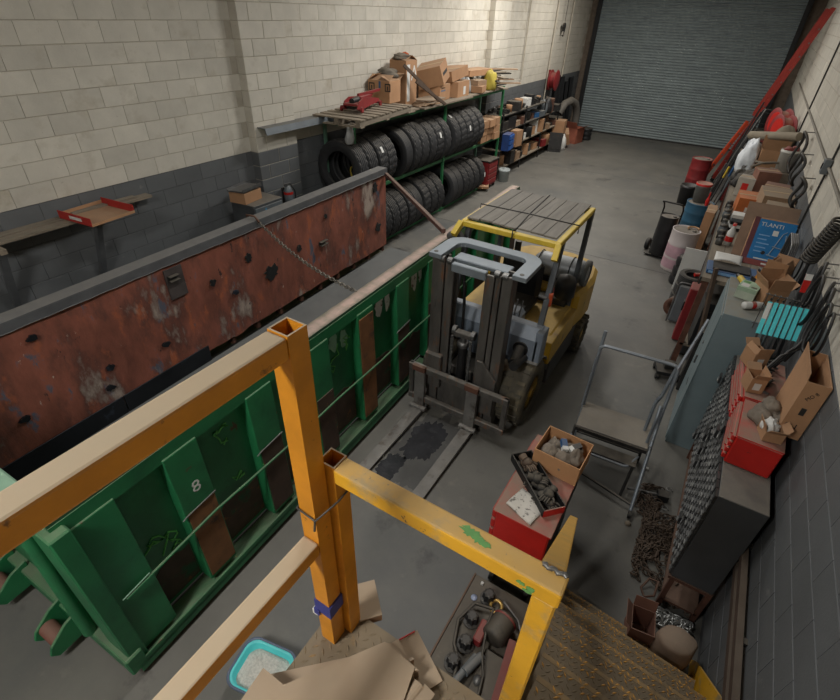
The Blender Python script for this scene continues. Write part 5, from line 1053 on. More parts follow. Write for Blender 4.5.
t = thing('cordless_drill', 'black and orange cordless drill on the locker by the wall', 'drill', (.70, 5.80, ZK), -60); MB().cyl((-.06, 0, .14), (.08, 0, .14), .028, n=12).build('drill_body', m_seat, t); MB().bar((-.03, 0, .14), (-.05, 0, .03), .035, .04).build('grip', mat('orange_plastic', S(196, 128, 40), .5), t); MB().box(-.1, .0, -.03, .03, 0, .045).build('battery', m_seat, t); MB().cyl((.08, 0, .14), (.12, 0, .14), .016, n=10).build('chuck', m_dark, t)
# ------------------------------------------------------------------ on the right wall
for i, (z0, x_, w_) in enumerate(((.80, 1.0, .03), (.93, .99, .03))):
    o = MB().box(x_ - w_ / 2, x_ + .025, 1.2, 3.05, z0, z0 + .05).build('wall_bar', mat('dark_brown_bar', S(78, 62, 52), .75, dust=.35), None); tag(o, ['lower brown steel bar along the grey wall beside the stairs', 'upper brown steel bar along the grey wall beside the stairs'][i], 'bar')
    for y in (1.3, 2.2, 2.95): MB().box(x_ + .025, XR, y, y + .04, z0 + .01, z0 + .04).build('bracket', m_dark, o)
pipe('conduit', 'long grey conduit along the right wall above the cabinets', [(1.02, 2.2, 2.66), (1.02, 19, 2.58)], .016, mat('grey_conduit', S(128, 122, 112), .6, dust=.3), 'conduit')
pipe('conduit', 'vertical dark conduit on the right wall at the switch box', [(1.025, 7.45, 1.9), (1.025, 7.45, 4.6)], .012, m_dark, 'conduit')
pipe('conduit', 'vertical dark conduit on the right wall near the hose reel', [(1.025, 12.9, 1.9), (1.025, 12.6, 4.6)], .014, m_dark, 'conduit')
t = thing('switch_box', 'grey switch box on the right wall conduit', 'switch box', (1.0, 7.45, 2.56)); MB().box(-.04, .03, -.07, .07, 0, .16).build('box_body', m_grey, t, .005); MB().box(-.05, -.04, -.02, .02, .05, .11).build('toggle', m_black, t)
# ribbed black spring hose hung on the wall
b = MB(); c0 = Vector((.93, 5.40, 2.22)); c1 = Vector((.98, 5.18, 2.66)); ax = (c1 - c0); pts = []
e1 = ax.orthogonal().normalized(); e2 = ax.cross(e1).normalized()
for i in range(18 * 14 + 1): a_ = 2 * math.pi * i / 18; pts.append(c0 + ax * (i / (18 * 14)) + (e1 * math.cos(a_) + e2 * math.sin(a_)) * .065)
b.tube(pts, .011, 6); o = b.build('coil_spring', m_dark, None); tag(o, 'thick dark coil spring hanging on the right wall', 'spring')
for i, (y, z, r_, w_) in enumerate(((5.05, 2.12, .17, .03), (4.85, 2.2, .20, .025), (4.62, 2.15, .22, .03), (4.45, 2.2, .2, .02), (4.25, 2.18, .24, .03), (4.02, 2.2, .2, .025), (5.6, 2.05, .2, .03), (5.9, 2.05, .22, .02), (3.85, 2.24, .17, .02))):
    b = MB(); M_ = TR((.985 - .02 * (i % 3), y, z), 0, 0, 8 * ((i % 3) - 1)); p_ = []
    for k in range(28): a_ = 2 * math.pi * k / 28; p_.append((.012 * math.sin(a_ * 2), r_ * .5 * math.cos(a_) * (1 + .25 * math.sin(a_)), r_ * math.sin(a_)))
    b.tube(p_, w_ * .5, 6, closed=True, M=M_); o = b.build('drive_belt', m_seat, None); tag(o, 'black rubber belt on a wall nail, %s from the drawer cabinet end' % ORD[8 - i], 'belt', 'belts on the right wall')
    MB().tube([(.985 - .02 * (i % 3), y, z + r_), (1.05, y, z + r_ + .01)], .006, 5).build('wall_nail', m_steel, o)
    o.children[0].parent = o
t = thing('price_tag_sign', 'red and white card hanging among the belts', 'card', (.95, 5.02, 2.05), 0, rot=(-20, 0, 10)); MB().box(-.03, .03, -.004, .004, 0, .16).build('red_card', m_red, t); MB().box(-.03, .03, -.005, .005, .11, .165).build('white_card', m_white, t)
for i in range(4):
    b = MB(); z = 1.90 + .03 * i; b.tube([(.74 + .06 * i, 3.95 + .1 * i, 1.70 + .02 * i), (.84 + .04 * i, 4.05 + .05 * i, z), (.98, 4.2 + .05 * i, z + .05)], .01, 6); o = b.build('rubber_hose', m_seat, None); tag(o, 'black hose looping from the red chest up the wall, %s from the front' % ORD[i], 'hose', 'hoses above the red chests')
# ------------------------------------------------------------------ chains on the floor by the drawer cabinet
def heap(label, cx, cy, sx, sy, n, seed, m, pitch=.055, r=.006, w=.018, h=.05):
    rr = random.Random(seed); t = thing('chain_heap', label, 'chain', (cx, cy, 0)); p = Vector((0, 0, .02)); pts = [p.copy()]; d = rr.uniform(0, 6.28)
    for i in range(n):
        d += rr.uniform(-.9, .9); q = p + Vector((math.cos(d), math.sin(d), 0)) * .06
        if abs(q.x) > sx or abs(q.y) > sy: d += math.pi * .7; q = Vector((max(-sx, min(sx, q.x)), max(-sy, min(sy, q.y)), 0))
        q.z = .012 + rr.random() * h * (1 - .7 * max(abs(q.x) / sx, abs(q.y) / sy)); p = q; pts.append(p.copy())
    o = link_chain(MB(), pts, pitch, r, w).build('links', m, t); o['kind'] = 'stuff'; return t
m_rch = mat('rusty_chain', S(86, 72, 60), .6, .4, var=.3)
heap('big heap of rusty chain along the front of the drawer cabinet', .58, 3.42, .13, .42, 210, 3, m_rch, .05, .006, .017, .07)
heap('loose rusty chain trailing towards the rolling platform', .45, 3.92, .10, .22, 70, 5, m_rch)
heap('bright steel chain on the floor at the cabinet leg', .78, 2.74, .2, .07, 110, 8, mat('bright_chain', S(176, 176, 172), .35, .7, var=.2), .06, .008, .022, .07)
heap('dark chain heaped under the drawer cabinet', .83, 3.1, .10, .2, 120, 12, m_rch, .055, .007, .02, .14)
b = MB(); b.tube([(.56, 2.92, .02), (.60, 3.0, .08), (.66, 2.97, .13), (.66, 2.86, .08), (.60, 2.85, .02)], .010, 7, closed=True); o = b.build('steel_ring', m_rust, None); tag(o, 'rusty steel ring on the floor at the cabinet leg', 'ring')
for i in range(6):
    b = MB(); b.tube([(.03 * math.cos(k) + .0, .03 * math.sin(k), .012 + .002 * k) for k in range(6)], .007, 6); o = b.build('hook', m_steel, None, loc=(.50 + .05 * (i % 3), 3.72 + .09 * i, .0)); tag(o, 'small steel hook in the loose chain, %s from the stairs' % ORD[i], 'hook', 'hooks in the chain')
t = thing('chain_binder', 'steel lever binder lying between platform and drawer cabinet', 'binder', (.42, 3.98, .03), 12); MB().cyl((-.2, 0, 0), (.1, .02, .01), .014, n=8).build('lever', m_steel, t); MB().box(.08, .18, -.04, .05, -.02, .06).build('ratchet', m_black, t)
o = MB().box(-.03, .03, -.012, .012, 0, .02).build('metal_clip', m_white, None, loc=(.33, 4.35, 0)); tag(o, 'small white metal clip on the floor before the locker', 'clip')
# carton and paper sack at the foot of the stairs
t = carton('carton', 'brown carton with chain inside at the foot of the stairs', (.60, 2.50, 0), (.17, .2, .24), 8, open_=True, flaps=(None, None, 110, 130), m=mat('brown_card_dark', S(128, 88, 72), .85, dust=.3))
b = MB(); pr = []
for z, r_ in ((0, .14), (.12, .16), (.3, .15), (.4, .14), (.44, .12)): pr.append((r_, z))
vs = []; n = 28
for k, (r_, z) in enumerate(pr):
    for i in range(n): a_ = 2 * math.pi * i / n; q = r_ * (1 + .12 * noise.noise(Vector((math.cos(a_) * 1.6, math.sin(a_) * 1.6, z * 5)))); vs.append((q * 1.05 * math.cos(a_), q * .9 * math.sin(a_), z + .03 * math.cos(a_) * (k > 2)))
b.add(vs, [(k * n + i, k * n + (i + 1) % n, (k + 1) * n + (i + 1) % n, (k + 1) * n + i) for k in range(len(pr) - 1) for i in range(n)] + [tuple(range(4 * n, 5 * n))], None, True)
o = b.build('paper_sack', mat('brown_sack_paper', S(138, 116, 98), .9, var=.2, vscale=6, dust=.4), None, loc=(.83, 2.44, 0)); o.scale = (.85, .85, .75); tag(o, 'bulging brown paper sack by the wall at the foot of the stairs', 'sack')
# ------------------------------------------------------------------ long bench on the right and what is piled on it
ZB = 1.46
wbn = thing('workbench', 'long high wooden workbench crowded with junk along the right wall', 'workbench', (.2, 6.3, 0))
for i in range(5): MB().box(.0 + i * .164, .16 + i * .164, 0, 8.3, ZB - .05, ZB).build('bench_board', m_wood_x, wbn)
MB().box(-.02, 0, 0, 8.3, ZB - .1, ZB).build('front_edge', m_dark, wbn)
for k in range(5):
    for x in (.02, .74): MB().box(x, x + .07, .02 + k * 2.04, .09 + k * 2.04, 0, ZB - .05).build('leg', m_rust, wbn)
MB().box(.05, .8, .02, 8.28, .48, .51).build('lower_shelf', m_wood_x, wbn)
rr = random.Random(21)
for k in range(14):
    y = 6.5 + k * .56; w_ = rr.uniform(.3, .48); h = rr.uniform(.35, .75); cn, mm = pal[rr.choice([1, 2, 3, 3, 5, 5, 6])]
    o = small_box(rr.uniform(.3, .5), w_, h).build('storage_box', mm, None, loc=(.50, y, .512)); o.rotation_euler = (0, 0, R(rr.uniform(-10, 10))); tag(o, '%s box on the shelf below the bench, %s from the locker' % (cn, ORD[k]), 'box', 'boxes under the bench')
# near end of the bench
t = thing('blue_case', 'flat open blue plastic case at the near end of the bench', 'case', (.47, 6.62, ZB + .002), 3); MB().box(-.26, .3, -.16, .16, 0, .05).build('case_base', m_blue, t, .006); MB().box(-.24, .28, -.165, -.16, .01, .04).build('printed_strip', mat('pale_blue_print', S(120, 160, 200), .5), t); MB().box(-.2, .2, -.12, .12, .05, .07).build('tool_insert', m_seat, t)
b = MB(); b.sheet(lambda u, v: (.26 + .30 * u, 6.72 + .26 * v, ZB + .085 + .03 * math.sin(3.1 * u) * (1 - v) + .02 * v), 8, 6, .008); o = b.build('white_sheet', m_white, None); tag(o, 'bent white sheet of card lying on the open blue case', 'card')
# leaning printed carton, with brown panel behind
pc = thing('printed_carton', 'large blue printed product carton leaning back on the bench', 'carton', (.80, 7.06, ZB + .004), 0, rot=(-42, 0, 0))
m_bp = mat('blue_print', S(28, 106, 160), .5, var=.1, patches=[(S(70, 140, 180), 14, .66, .05)])
MB().box(-.25, .22, 0, .16, 0, .64).build('carton_body', m_card, pc); MB().box(-.19, .22, -.002, 0, .0, .62).build('blue_face', m_bp, pc); MB().box(-.25, -.19, -.002, 0, .0, .64).build('maroon_strip', mat('maroon_print', S(92, 44, 50), .6), pc); MB().box(-.21, .22, -.003, 0, -.0, .075).build('red_strip', m_red_d, pc); MB().box(-.02, .18, -.004, -.003, .025, .045).build('white_print', m_white, pc); MB().box(-.12, .2, -.004, -.002, .085, .1).build('white_print', m_white, pc)
text('printed_letters', 'TI.ANTI', .075, m_white, pc, (-.04, -.003, .55), (90, 0, 0))
MB().box(-.01, .05, -.004, -.002, .42, .49).build('white_print', m_white, pc)
for k in range(5): MB().box(-.15, -.05 + .02 * (k % 3), -.0035, -.002, .18 + k * .055, .195 + k * .055).build('printed_line', mat('pale_blue_print', S(120, 160, 200), .5), pc)
b = MB(); b.tube([(.02, -.003, .15), (.06, -.003, .30), (.10, -.003, .46), (.14, -.003, .5)], .006, 5); b.tube([(.14, -.003, .14), (.16, -.003, .3), (.14, -.003, .45)], .006, 5); b.tube([(.0, -.003, .16), (.17, -.003, .14)], .008, 5); b.tube([(.03, -.003, .28), (.18, -.003, .26)], .008, 5); o = b.build('printed_drawing', mat('grey_print', S(130, 140, 150), .5), pc); o['kind'] = 'stuff'
MB().cyl((-.04, -.001, .18), (-.04, -.0035, .18), .025, n=14).build('printed_wheel', m_black_txt, pc)
o = MB().box(-.32, .27, 0, .012, 0, .76).build('brown_panel', mat('brown_card_panel', S(124, 98, 80), .85, dust=.4), None, loc=(.76, 7.30, ZB + .004)); o.rotation_euler = (R(-42), 0, R(1)); tag(o, 'brown cardboard panel behind the blue printed carton', 'cardboard')
# small things along the front edge
for i in range(8):
    t = thing('jar', 'small metal jar on the bench front edge, %s from the white card' % ORD[i], 'jar', (.265, 7.55 + .26 * i, ZB + .002), 0, 'jars on the bench edge'); r_ = .045 + .008 * (i % 3)
    MB().lathe([(.001, 0), (r_, 0), (r_, .07), (r_ * .8, .09), (r_ * .8, .1)], 14).build('jar_body', [m_steel, m_dark, m_grey][i % 3], t); MB().lathe([(r_ * .85, .095), (r_ * .85, .12), (.001, .122)], 14).build('jar_lid', m_dark, t)
t = thing('bottle', 'white and red bottle on the bench beside the brown panel', 'bottle', (.37, 7.62, ZB + .002)); MB().lathe([(.001, 0), (.05, 0), (.05, .18), (.02, .24), (.02, .27)], 16).build('bottle_body', m_white, t); MB().lathe([(.051, .05), (.051, .12)], 16).build('label', m_red, t); MB().lathe([(.023, .265), (.023, .3), (.001, .302)], 12).build('cap', m_red, t)
for i in range(5):
    o = MB().box(-.14, .14, -.1, .1, 0, .045).build('case', [m_seat, m_white, m_seat, m_grey, m_white][i], None, loc=(.46, 8.35, ZB + .002 + i * .046)); o.rotation_euler = (0, 0, R(4 * ((i * 3) % 4))); tag(o, '%s flat case up in the black and white stack on the bench' % ORD[i], 'case', 'flat cases on the bench')
carton('carton', 'orange carton with white label standing on the bench', (.52, 9.35, ZB + .003), (.36, .5, .26), 4, m=mat('orange_card', S(186, 104, 52), .7, dust=.35, rnd=.05), lab=(0, 0, .06, .12, .07))
carton('carton', 'tan carton with open flap next to the wall on the bench', (.83, 8.25, ZB + .003), (.34, .5, .44), -3, m=m_card_d)
carton('carton', 'wide tan carton with long lid behind the flapped tan carton', (.80, 8.95, ZB + .003), (.40, .6, .46), 5, m=m_card_d)
carton('carton', 'dull brown carton between the wide tan carton and the hoses', (.82, 9.75, ZB + .003), (.34, .5, .36), -6, m=mat('brown_card_dark', S(128, 88, 72), .85, dust=.3))
carton('carton', 'brown carton standing tall in the middle of the bench pile', (.66, 10.45, ZB + .003), (.34, .34, .44), 12, m=mat('brown_card_dark', S(128, 88, 72), .85, dust=.3))
carton('carton', 'white and red carton before the tall brown carton on the bench', (.42, 10.4, ZB + .003), (.26, .3, .3), -8, m=mat('dirty_white_card', S(168, 162, 150), .8, dust=.5), lab=None)
o = MB().box(-.05, .05, -.152, -.15, .1, .22).build('red_sticker', m_red, None); o.parent = bpy.data.objects[[k.name for k in bpy.data.objects if k.get('label', '').startswith('white and red carton')][0]]
t = thing('sanding_disc_stack', 'stack of brown round pads on the bench before the dull brown carton', 'pads', (.52, 9.9, ZB + .003)); [MB().lathe([(.001, 0), (.14, 0), (.14, .03), (.001, .03)], 22, TR((.004 * (k % 2), 0, k * .034))).build('pad', mat('brown_pad', S(98, 72, 68), .85, dust=.4), t) for k in range(3)]
for i, (x, y, s_) in enumerate(((.36, 10.95, .17), (.48, 11.2, .2), (.30, 11.4, .14))):
    o = MB().blob((x, y, ZB), (s_, s_ * 1.2, s_ * .9), 50 + i, .4, 2).build('tarpaulin_heap', m_glove, None); tag(o, ['crumpled dark tarpaulin heap on the bench nearest the white carton', 'largest crumpled dark tarpaulin heap mid bench', 'small crumpled dark tarpaulin at the bench front edge'][i], 'tarpaulin', 'tarpaulin heaps')
b = MB(); b.tube([(.4, 10.8, 1.85), (.55, 11.0, 1.9), (.7, 10.9, 1.95), (.85, 11.1, 1.92), (.95, 11.0, 1.9), (.8, 11.3, 1.88), (.6, 11.2, 1.86), (.45, 11.35, 1.84)], .02, 8); o = b.build('rope', mat('grey_rope', S(120, 112, 100), .9), None); tag(o, 'loose grey rope draped over the middle of the bench pile', 'rope')
carton('carton', 'tan box with raised rim at the back of the bench pile', (.70, 12.05, ZB + .003), (.42, .42, .52), 4, open_=True, flaps=(100, None, 95, None))
t = bucket('bucket', 'white paint bucket with red rags on top at the back of the bench', (.90, 11.1, 1.80), .15, .36, mat('dirty_white_plastic', S(190, 188, 180), .5, dust=.3))
o = small_box(.34, .4, .33).build('wooden_crate', m_wood, None, loc=(.88, 11.1, ZB + .002)); tag(o, 'wooden crate under the white paint bucket', 'crate')
for i, (x, y) in enumerate(((.86, 11.05), (.95, 11.16))):
    o = MB().blob((x, y, 2.14), (.07, .09, .05), 60 + i, .4).build('red_rag', m_red_d, None); tag(o, ['red rag at the front of the white bucket', 'red rag at the wall side of the white bucket'][i], 'rag', 'red rags on the bucket')
o = MB().blob((.34, 12.1, ZB), (.18, .3, .42), 71, .35, 2).build('white_bag', mat('white_plastic_bag', S(212, 216, 220), .45), None); tag(o, 'big crumpled white plastic bag on the bench front', 'bag')
b = MB(); b.sheet(lambda u, v: (.28 + .42 * u, 11.75 + .25 * v + .3 * u, ZB + .12 + .45 * u + .05 * math.sin(v * 3)), 6, 4, .01); o = b.build('bent_sheet', m_dark, None); tag(o, 'dark bent metal sheet under the white bag', 'metal sheet')
b = MB(); p0 = Vector((.24, 12.75, 2.06)); p1 = Vector((.98, 11.75, 2.28)); b.cyl(p0, p1, .075, n=18); o = b.build('carpet_roll', mat('dusty_carpet', S(138, 128, 112), .95, var=.15, dust=.4), None); tag(o, 'rolled dusty carpet lying across the top of the bench pile', 'carpet roll')
o = MB().blob((.82, 12.7, ZB + .34), (.22, .3, .36), 73, .15, 1.2).build('canvas_bundle', mat('dusty_canvas', S(126, 116, 100), .95, dust=.4), None); tag(o, 'rounded canvas bundle behind the carpet roll', 'bundle')
o = small_box(.5, .6, .34).build('storage_box', m_dark, None, loc=(.78, 12.72, ZB + .002)); tag(o, 'dark box under the canvas bundle on the bench', 'box')
def wall_reel(label, loc, r):
    t = thing('hose_reel', label, 'hose reel', loc, 0, 'red hose reels on the right wall')
    for x in (-.11, .11): MB().lathe([(.06, 0), (r, 0), (r + .015, .014), (r, .028), (.06, .028)], 28, TR((x, 0, 0), 0, 90, 25)).build('flange', m_red_d, t)
    MB().lathe([(r * .78, -.1), (r * .85, -.07), (r * .78, -.04), (r * .85, 0), (r * .78, .04), (r * .85, .07), (r * .78, .11)], 24, TR((0, 0, 0), 0, 90, 25)).build('hose_coil', m_red, t); MB().box(.05, .3, -.04, .04, -.05, .05).build('wall_arm', m_dark, t)
wall_reel('nearer red hose reel on the right wall above the bench end', (.76, 13.55, 2.10), .29); wall_reel('farther red hose reel beside the orange ladder', (.70, 14.3, 2.12), .30)
for i, (y, z, r_) in enumerate(((9.3, 2.2, .22), (10.3, 2.25, .32), (8.1, 2.15, .2))):
    b = MB(); M_ = TR((.93, y, z), 0, 0, 6); p_ = [(.03 * math.sin(3 * a_ * 6.283 / 30), r_ * .7 * math.cos(a_ * 6.283 / 30), r_ * math.sin(a_ * 6.283 / 30)) for a_ in range(30)]; b.tube(p_, .022, 8, closed=True, M=M_); o = b.build('rubber_hose', m_dark, None); tag(o, ['thick hose loop on the wall above the wide tan carton', 'largest thick hose loop on the wall by the white bucket', 'thick hose loop on the wall above the blue printed carton'][i], 'hose', 'hose loops on the right wall')
    MB().tube([(.93, y, z + r_), (1.05, y, z + r_ + .01)], .008, 5).build('wall_nail', m_steel, o)
# wire coat-hanger like frames right of the blue carton
for i in range(4):
    b = MB(); x = .93 + .02 * i; b.tube(rnd([(x, 6.45, ZB + .02), (x, 6.55 + .02 * i, 1.95), (x - .02, 6.9, 2.0), (x - .03, 6.95, ZB + .03)], .06), .012, 6); o = b.build('bent_tube', m_steel, None); tag(o, 'bent metal tube beside the blue printed carton, %s from the aisle' % ORD[i], 'tube', 'bent tubes on the bench')
# ------------------------------------------------------------------ on the floor before the bench
def drum(name, label, loc, r, h, m, top=None, rz=0, lean=None):
    t = thing(name, label, 'drum', loc, rz, None, lean); pr = [(.001, 0), (r * .98, 0), (r, .02)]
    for q in (.33, .66): pr += [(r, h * q - .02), (r * 1.03, h * q), (r, h * q + .02)]
    pr += [(r, h - .02), (r * 1.02, h - .005), (r * 1.02, h + .005), (r * .95, h + .005), (r * .94, h - .015), (.001, h - .015)]
    MB().lathe(pr, 28).build('drum_body', m, t)
    if top: MB().lathe([(r * .93, h - .013), (.001, h - .010)], 28).build('drum_top', top, t)
    MB().lathe([(.035, h - .013), (.035, h + .004), (.001, h + .005)], 12, TR((r * .55, 0, 0))).build('bung', m_dark, t); return t
m_dt = mat('dusty_drum_top', S(120, 112, 102), .8, var=.2)
drum('red_drum', 'dark red steel drum standing alone farthest along the floor row', (-.60, 16.2, 0), .26, .80, m_red_d, m_dt)
drum('blue_drum', 'blue steel drum under the grey pail', (-.20, 12.55, 0), .28, .62, mat('blue_drum_paint', S(46, 90, 116), .5, dust=.2, var=.15), m_dt)
t = bucket('pail', 'grey steel pail with red lid on the blue drum', (-.26, 12.6, .63), .16, .38, mat('grey_pail', S(134, 136, 134), .5, .3, dust=.2), m_red)
bucket('bin', 'black waste bin behind the blue drum', (-.62, 14.4, 0), .2, .5, m_seat, None, handle=False, cat='bin')
t = drum('plastic_drum', 'white plastic drum half full of pink liquid', (-.22, 10.0, 0), .24, .78, mat('milky_plastic', S(196, 186, 184), .5, var=.06, dust=.2), m_dt)
MB().lathe([(.2425, .06), (.2425, .24)], 28).build('pink_liquid_level', mat('pink_tint', S(186, 150, 160), .5), t); MB().lathe([(.2425, .28), (.2425, .50)], 28).build('pink_liquid_level', mat('pink_tint', S(186, 150, 160), .5), t)
b = MB(); b.tube(arc((0, 0), .09, 0, 200, 10), .016, 8, M=TR((-.12, 10.08, .80))); o = b.build('tan_hose', mat('tan_hose', S(170, 130, 90), .6), None); tag(o, 'short tan hose end on the white plastic drum', 'hose')
t = thing('red_funnel', 'small red funnel pump on the blue drum', 'pump', (-.08, 12.35, .62)); MB().lathe([(.03, 0), (.045, .1), (.03, .16), (.015, .2), (.015, .3)], 12).build('pump_body', m_red, t)
# hand truck with black drum
t = thing('hand_truck', 'black hand truck with wheels at the drum', 'hand truck', (-.62, 10.5, 0), -8)
for s in (-.18, .18): MB().tube([(s, .12, .08), (s, .2, .9), (s, .1, 1.0)], .016, 8).build('rail', m_black, t)
for z in (.3, .55, .8): MB().tube([(-.18, .13 + z * .07, z), (.18, .13 + z * .07, z)], .012, 6).build('crossbar', m_black, t)
MB().tube(rnd([(-.18, .11, 1.0), (-.18, -.05, 1.08), (.18, -.05, 1.08), (.18, .11, 1.0)], .05), .016, 8).build('handle', m_black, t)
MB().box(-.2, .2, -.2, .12, .03, .045).build('toe_plate', m_black, t)
for s in (-.26, .26): MB().lathe([(.02, -.03), (.11, -.035), (.12, -.02), (.12, .02), (.11, .035), (.02, .03)], 20, TR((s, .16, .12), 0, 90)).build('wheel', m_rubber, t)
drum('black_drum', 'black lidded drum carried on the hand truck', (-.60, 10.44, .055), .17, .78, m_seat, m_dt)
for i in range(3):
    o = MB().lathe([(.001, 0), (.19, 0), (.2, .03), (.2, .12), (.17, .15), (.17, .17), (.001, .17)], 26).build('black_tub', m_seat, None, loc=(-.02 + .01 * i, 9.38, i * .172)); tag(o, '%s black plastic tub from the floor in the ribbed stack' % ORD[i], 'tub', 'stacked black tubs')
o = MB().box(-.17, .17, -.015, .015, 0, .76).build('white_panel', m_white, None, loc=(.06, 9.08, .0)); o.rotation_euler = (R(-6), 0, R(3)); tag(o, 'white panel standing between black tubs and small tyres', 'panel')
tm2 = tyre_mesh(.23, .17, .13, 40, 2)
for i in range(3):
    o = bpy.data.objects.new('small_tyre', tm2); COL.objects.link(o); o.location = (.14 + .01 * i, 8.62, .092 + .178 * i); o.rotation_euler = (R(90), 0, 0); tag(o, '%s small tyre from the floor in the low stack before the bench' % ORD[i], 'tyre', 'small tyre stack')
t = thing('red_hand_pump', 'small red hand pump resting on the top small tyre', 'pump', (.22, 8.55, .54), 30); MB().cyl((-.08, 0, .03), (.08, 0, .04), .03, n=12).build('pump_body', m_red, t); MB().bar((.06, 0, .05), (.16, 0, .1), .02, .015).build('lever', m_steel, t)
for i in range(4):
    o = MB().lathe([(.06, 0), (.15, 0), (.155, .015), (.15, .03), (.06, .03)], 24, closed=True).build('brake_disc', [m_rust, m_dark][i % 2], None, loc=(.03 + .015 * i, 8.05 + .045 * i, .15)); o.rotation_euler = (R(72), 0, R(4)); tag(o, 'brake disc leaning in a row on the floor, %s from the cases' % ORD[i], 'brake disc', 'brake discs')
t = thing('grey_floor_pad', 'grey padded panel in a metal frame leaning by the red case', 'panel', (.11, 7.80, 0), 0, rot=(-8, 0, 2)); MB().box(-.1, .1, -.03, .03, .02, .62).build('pad', m_grey, t, .02); MB().tube(rnd([(-.115, 0, .0), (-.115, 0, .66), (.115, 0, .66), (.115, 0, .0)], .05), .012, 8).build('frame', m_steel, t)
t = thing('red_case', 'narrow dark red tool case standing upright behind the charcoal case', 'case', (.25, 7.38, .012), 2); MB().box(-.1, .08, -.14, .14, 0, .86).build('case_body', m_red_d, t, .012); MB().box(-.12, -.1, -.03, .03, .45, .6).build('handle', m_black, t); MB().box(-.102, -.1, -.12, .12, .4, .41).build('seam', m_black, t)
t = thing('charcoal_case', 'charcoal suitcase-like tool case standing before the red one', 'case', (.36, 7.03, .03), 2); MB().box(-.1, .1, -.16, .16, 0, .84).build('case_body', mat('charcoal_plastic', S(54, 55, 57), .6, dust=.4), t, .015); MB().cyl((-.11, -.12, -.0), (-.07, -.12, -.0), .03, n=10).build('caster', m_black, t); MB().box(-.115, -.1, -.05, .05, .5, .56).build('latch', m_dark, t)
t = thing('dolly_jack', 'low black dolly with casters on the floor before the locker', 'dolly', (.22, 6.25, 0), 15); MB().box(-.14, .14, -.14, .14, .08, .13).build('deck', m_black, t)
for x in (-.12, .12):
    for y in (-.12, .12): MB().cyl((x - .02, y, .04), (x + .02, y, .04), .04, n=12).build('caster', m_black, t)
MB().box(-.05, .08, -.06, .06, .13, .22).build('motor', m_dark, t, .01)
b = MB(); b.tube([(.22, 6.55, .0), (.27, 6.75, .8), (.29, 6.85, 1.25), (.33, 6.95, 1.40)], .014, 8); o = b.build('metal_pole', m_steel, None); tag(o, 'thin shiny metal pole leaning on the bench end', 'pole')
b = MB(); b.bar((.40, 6.15, .9), (.30, 6.25, 1.62), .05, .03); b.bar((.46, 6.1, .0), (.40, 6.15, .9), .05, .03); o = b.build('wooden_strip', mat('brown_timber', S(88, 72, 60), .8, dust=.4), None); tag(o, 'dark wooden strip leaning between locker and bench', 'strip')
t = thing('jug', 'blue and yellow labelled jug in the gap beside the locker', 'jug', (.52, 6.12, .9)); MB().box(-.06, .06, -.09, .09, 0, .28).build('jug_body', mat('pale_blue_plastic', S(170, 200, 216), .5), t, .02); MB().box(-.062, -.06, -.07, .07, .05, .13).build('yellow_label', m_yellow, t); MB().box(-.062, -.06, -.07, .07, .14, .2).build('blue_label', m_blue, t); MB().lathe([(.025, .28), (.025, .32), (.001, .32)], 12).build('cap', m_blue, t)
o = small_box(.3, .24, .9).build('storage_box', m_dark, None, loc=(.55, 6.12, 0)); tag(o, 'dark box in the gap between locker and bench under the jug', 'box')
for i, (y, a_) in enumerate(((10.75, -4), (11.2, 3), (11.65, -3))):
    o = carton('carton', 'tall narrow tan carton leaning on the bench front, %s from the plastic drum' % ORD[i], (.06, y, 0), (.16, .40, 1.0 - .1 * i), a_, m=m_card, group='cartons before the bench')
# tools beyond the drum: yellow and blue handled
for i, (x, y, mm, cn) in enumerate(((-.12, 13.3, m_yellow, 'yellow'), (-.02, 13.5, m_blue, 'blue'), (.05, 13.7, m_red, 'red'), (-.2, 13.6, m_steel, 'silver'))):
    t = thing('long_tool', '%s handled long tool leaning on the bench past the blue drum' % cn, 'tool', (x, y, 0), 0, 'long tools by the bench', (0, 9, 0)); MB().cyl((0, 0, .0), (0, 0, 1.05), .014, n=8).build('shaft', m_steel, t); MB().cyl((0, 0, 1.05), (0, 0, 1.3), .024, n=10).build('grip', mm, t); MB().box(-.05, .05, -.02, .02, .01, .12).build('head', m_dark, t)
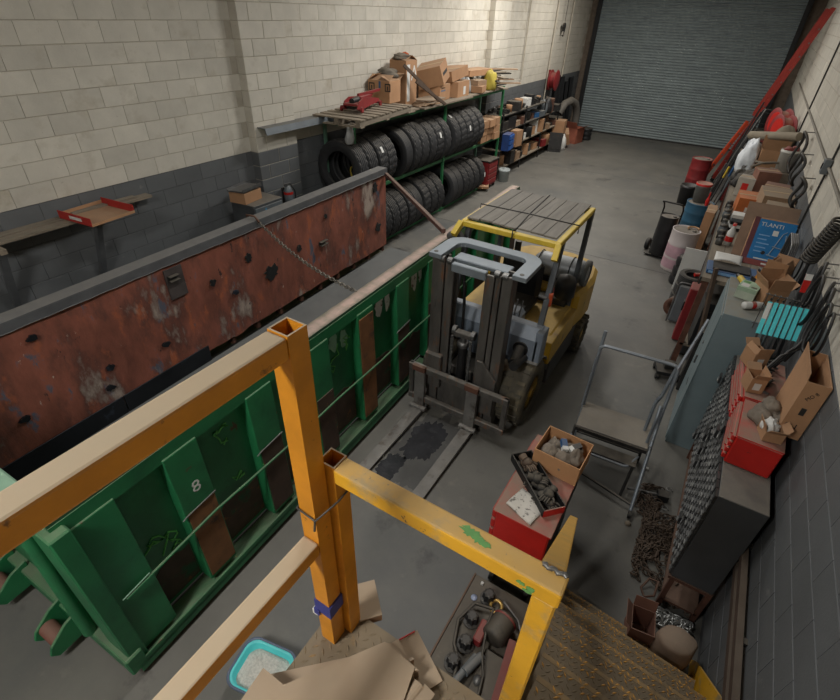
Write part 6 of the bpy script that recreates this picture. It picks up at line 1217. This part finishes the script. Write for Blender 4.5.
# long orange ladder leaning on the right wall
def ladder(label, foot, top, w_, m, n, fly):
    ld = thing('extension_ladder', label, 'ladder', foot, 0)
    A0 = Vector((0, 0, 0)); A1 = Vector(top) - Vector(foot); dv = A1.normalized(); q = dv.to_track_quat('X', 'Z').to_matrix().to_4x4(); L1 = A1.length
    for y in (0, w_):
        M_ = Matrix.Translation((0, y, 0)) @ q
        b = MB(); b.box(.06, L1, -.014, .014, -.045, .045, M_); b.build('rail', m, ld); b = MB(); b.box(0.02, .1, -.03, .03, -.05, .05, M_); b.build('foot', m_black, ld)
        if fly: b = MB(); b.box(1.9, L1 - .05, -.012, .012, .05, .13, M_); b.build('fly_rail', m, ld)
    for k in range(n):
        p = dv * (.35 + k * .305); MB().cyl(p + Vector((0, -.025, 0)), p + Vector((0, w_ + .025, 0)), .02, n=8).build('rung', m_steel, ld)
ladder('long dark red extension ladder leaning on the right wall by the door', (-.22, 17.25, 0), (.98, 17.25, 4.3), .42, mat('dark_red_fibreglass', S(150, 44, 34), .5, var=.15, dust=.2), 13, True)
ladder('short orange ladder leaning low between red drum and bench end', (-.52, 16.55, 0), (.12, 16.75, 1.72), .4, mat('orange_fibreglass', S(188, 66, 34), .5, var=.15, dust=.2), 5, False)
# frames and poles piled between bench end and door
for i in range(9):
    y = 14.75 + .28 * i; h = 1.7 + .55 * ((i * 7) % 5) / 4; x0 = -.05 - .05 * (i % 3); x1 = min(.95, x0 + .3 + .12 * (i % 3)); b = MB(); b.tube([(x0, y, 0), ((x0 + x1) / 2, y + .05, h * .55), (x1, y + .1, h)], .02, 6); o = b.build('steel_pole', [m_dark, m_black, m_steel][i % 3], None); tag(o, 'steel pole leaning in the corner pile, %s from the hose reels' % ORD[i], 'pole', 'poles in the corner pile')
for i, (y, h, w_) in enumerate(((15.2, 1.75, .5), (16.2, 2.15, .55), (18.4, 1.9, .6), (19.4, 1.7, .6))):
    t = thing('steel_frame', 'dark tubular steel frame standing in the corner pile, %s from the reels' % ORD[i], 'frame', (.35, y, 0), 0, 'frames in the corner pile', (0, 6, 0)); MB().tube(rnd([(-.22, 0, 0), (-.22, .0, h), (.22, 0, h), (.22, 0, 0)], .08), .02, 8).build('hoop', m_black if i % 2 else m_grey, t)
    for z in (.4, .9, 1.4): MB().tube([(-.22, 0, z), (.22, 0, z)], .014, 6).build('crossbar', m_black, t)
    MB().box(-.2, .2, .02, .3, .02, .9).build('panel', [m_red_d, m_dark, m_grey, m_red_d][i], t)
for i, (x, y, w_, h) in enumerate(((.45, 17.9, .6, 1.2), (.5, 20.3, .7, 1.1), (.3, 15.75, .45, 1.35))):
    o = small_box(w_, .6, h).build('machine_cabinet', [m_red_d, m_dark, m_grey][i], None, loc=(x + .15, y, 0)); tag(o, ['dull red machine cabinet past the ladder', 'dark machine cabinet nearest the roller door', 'grey machine cabinet behind the hose reels'][i], 'cabinet')
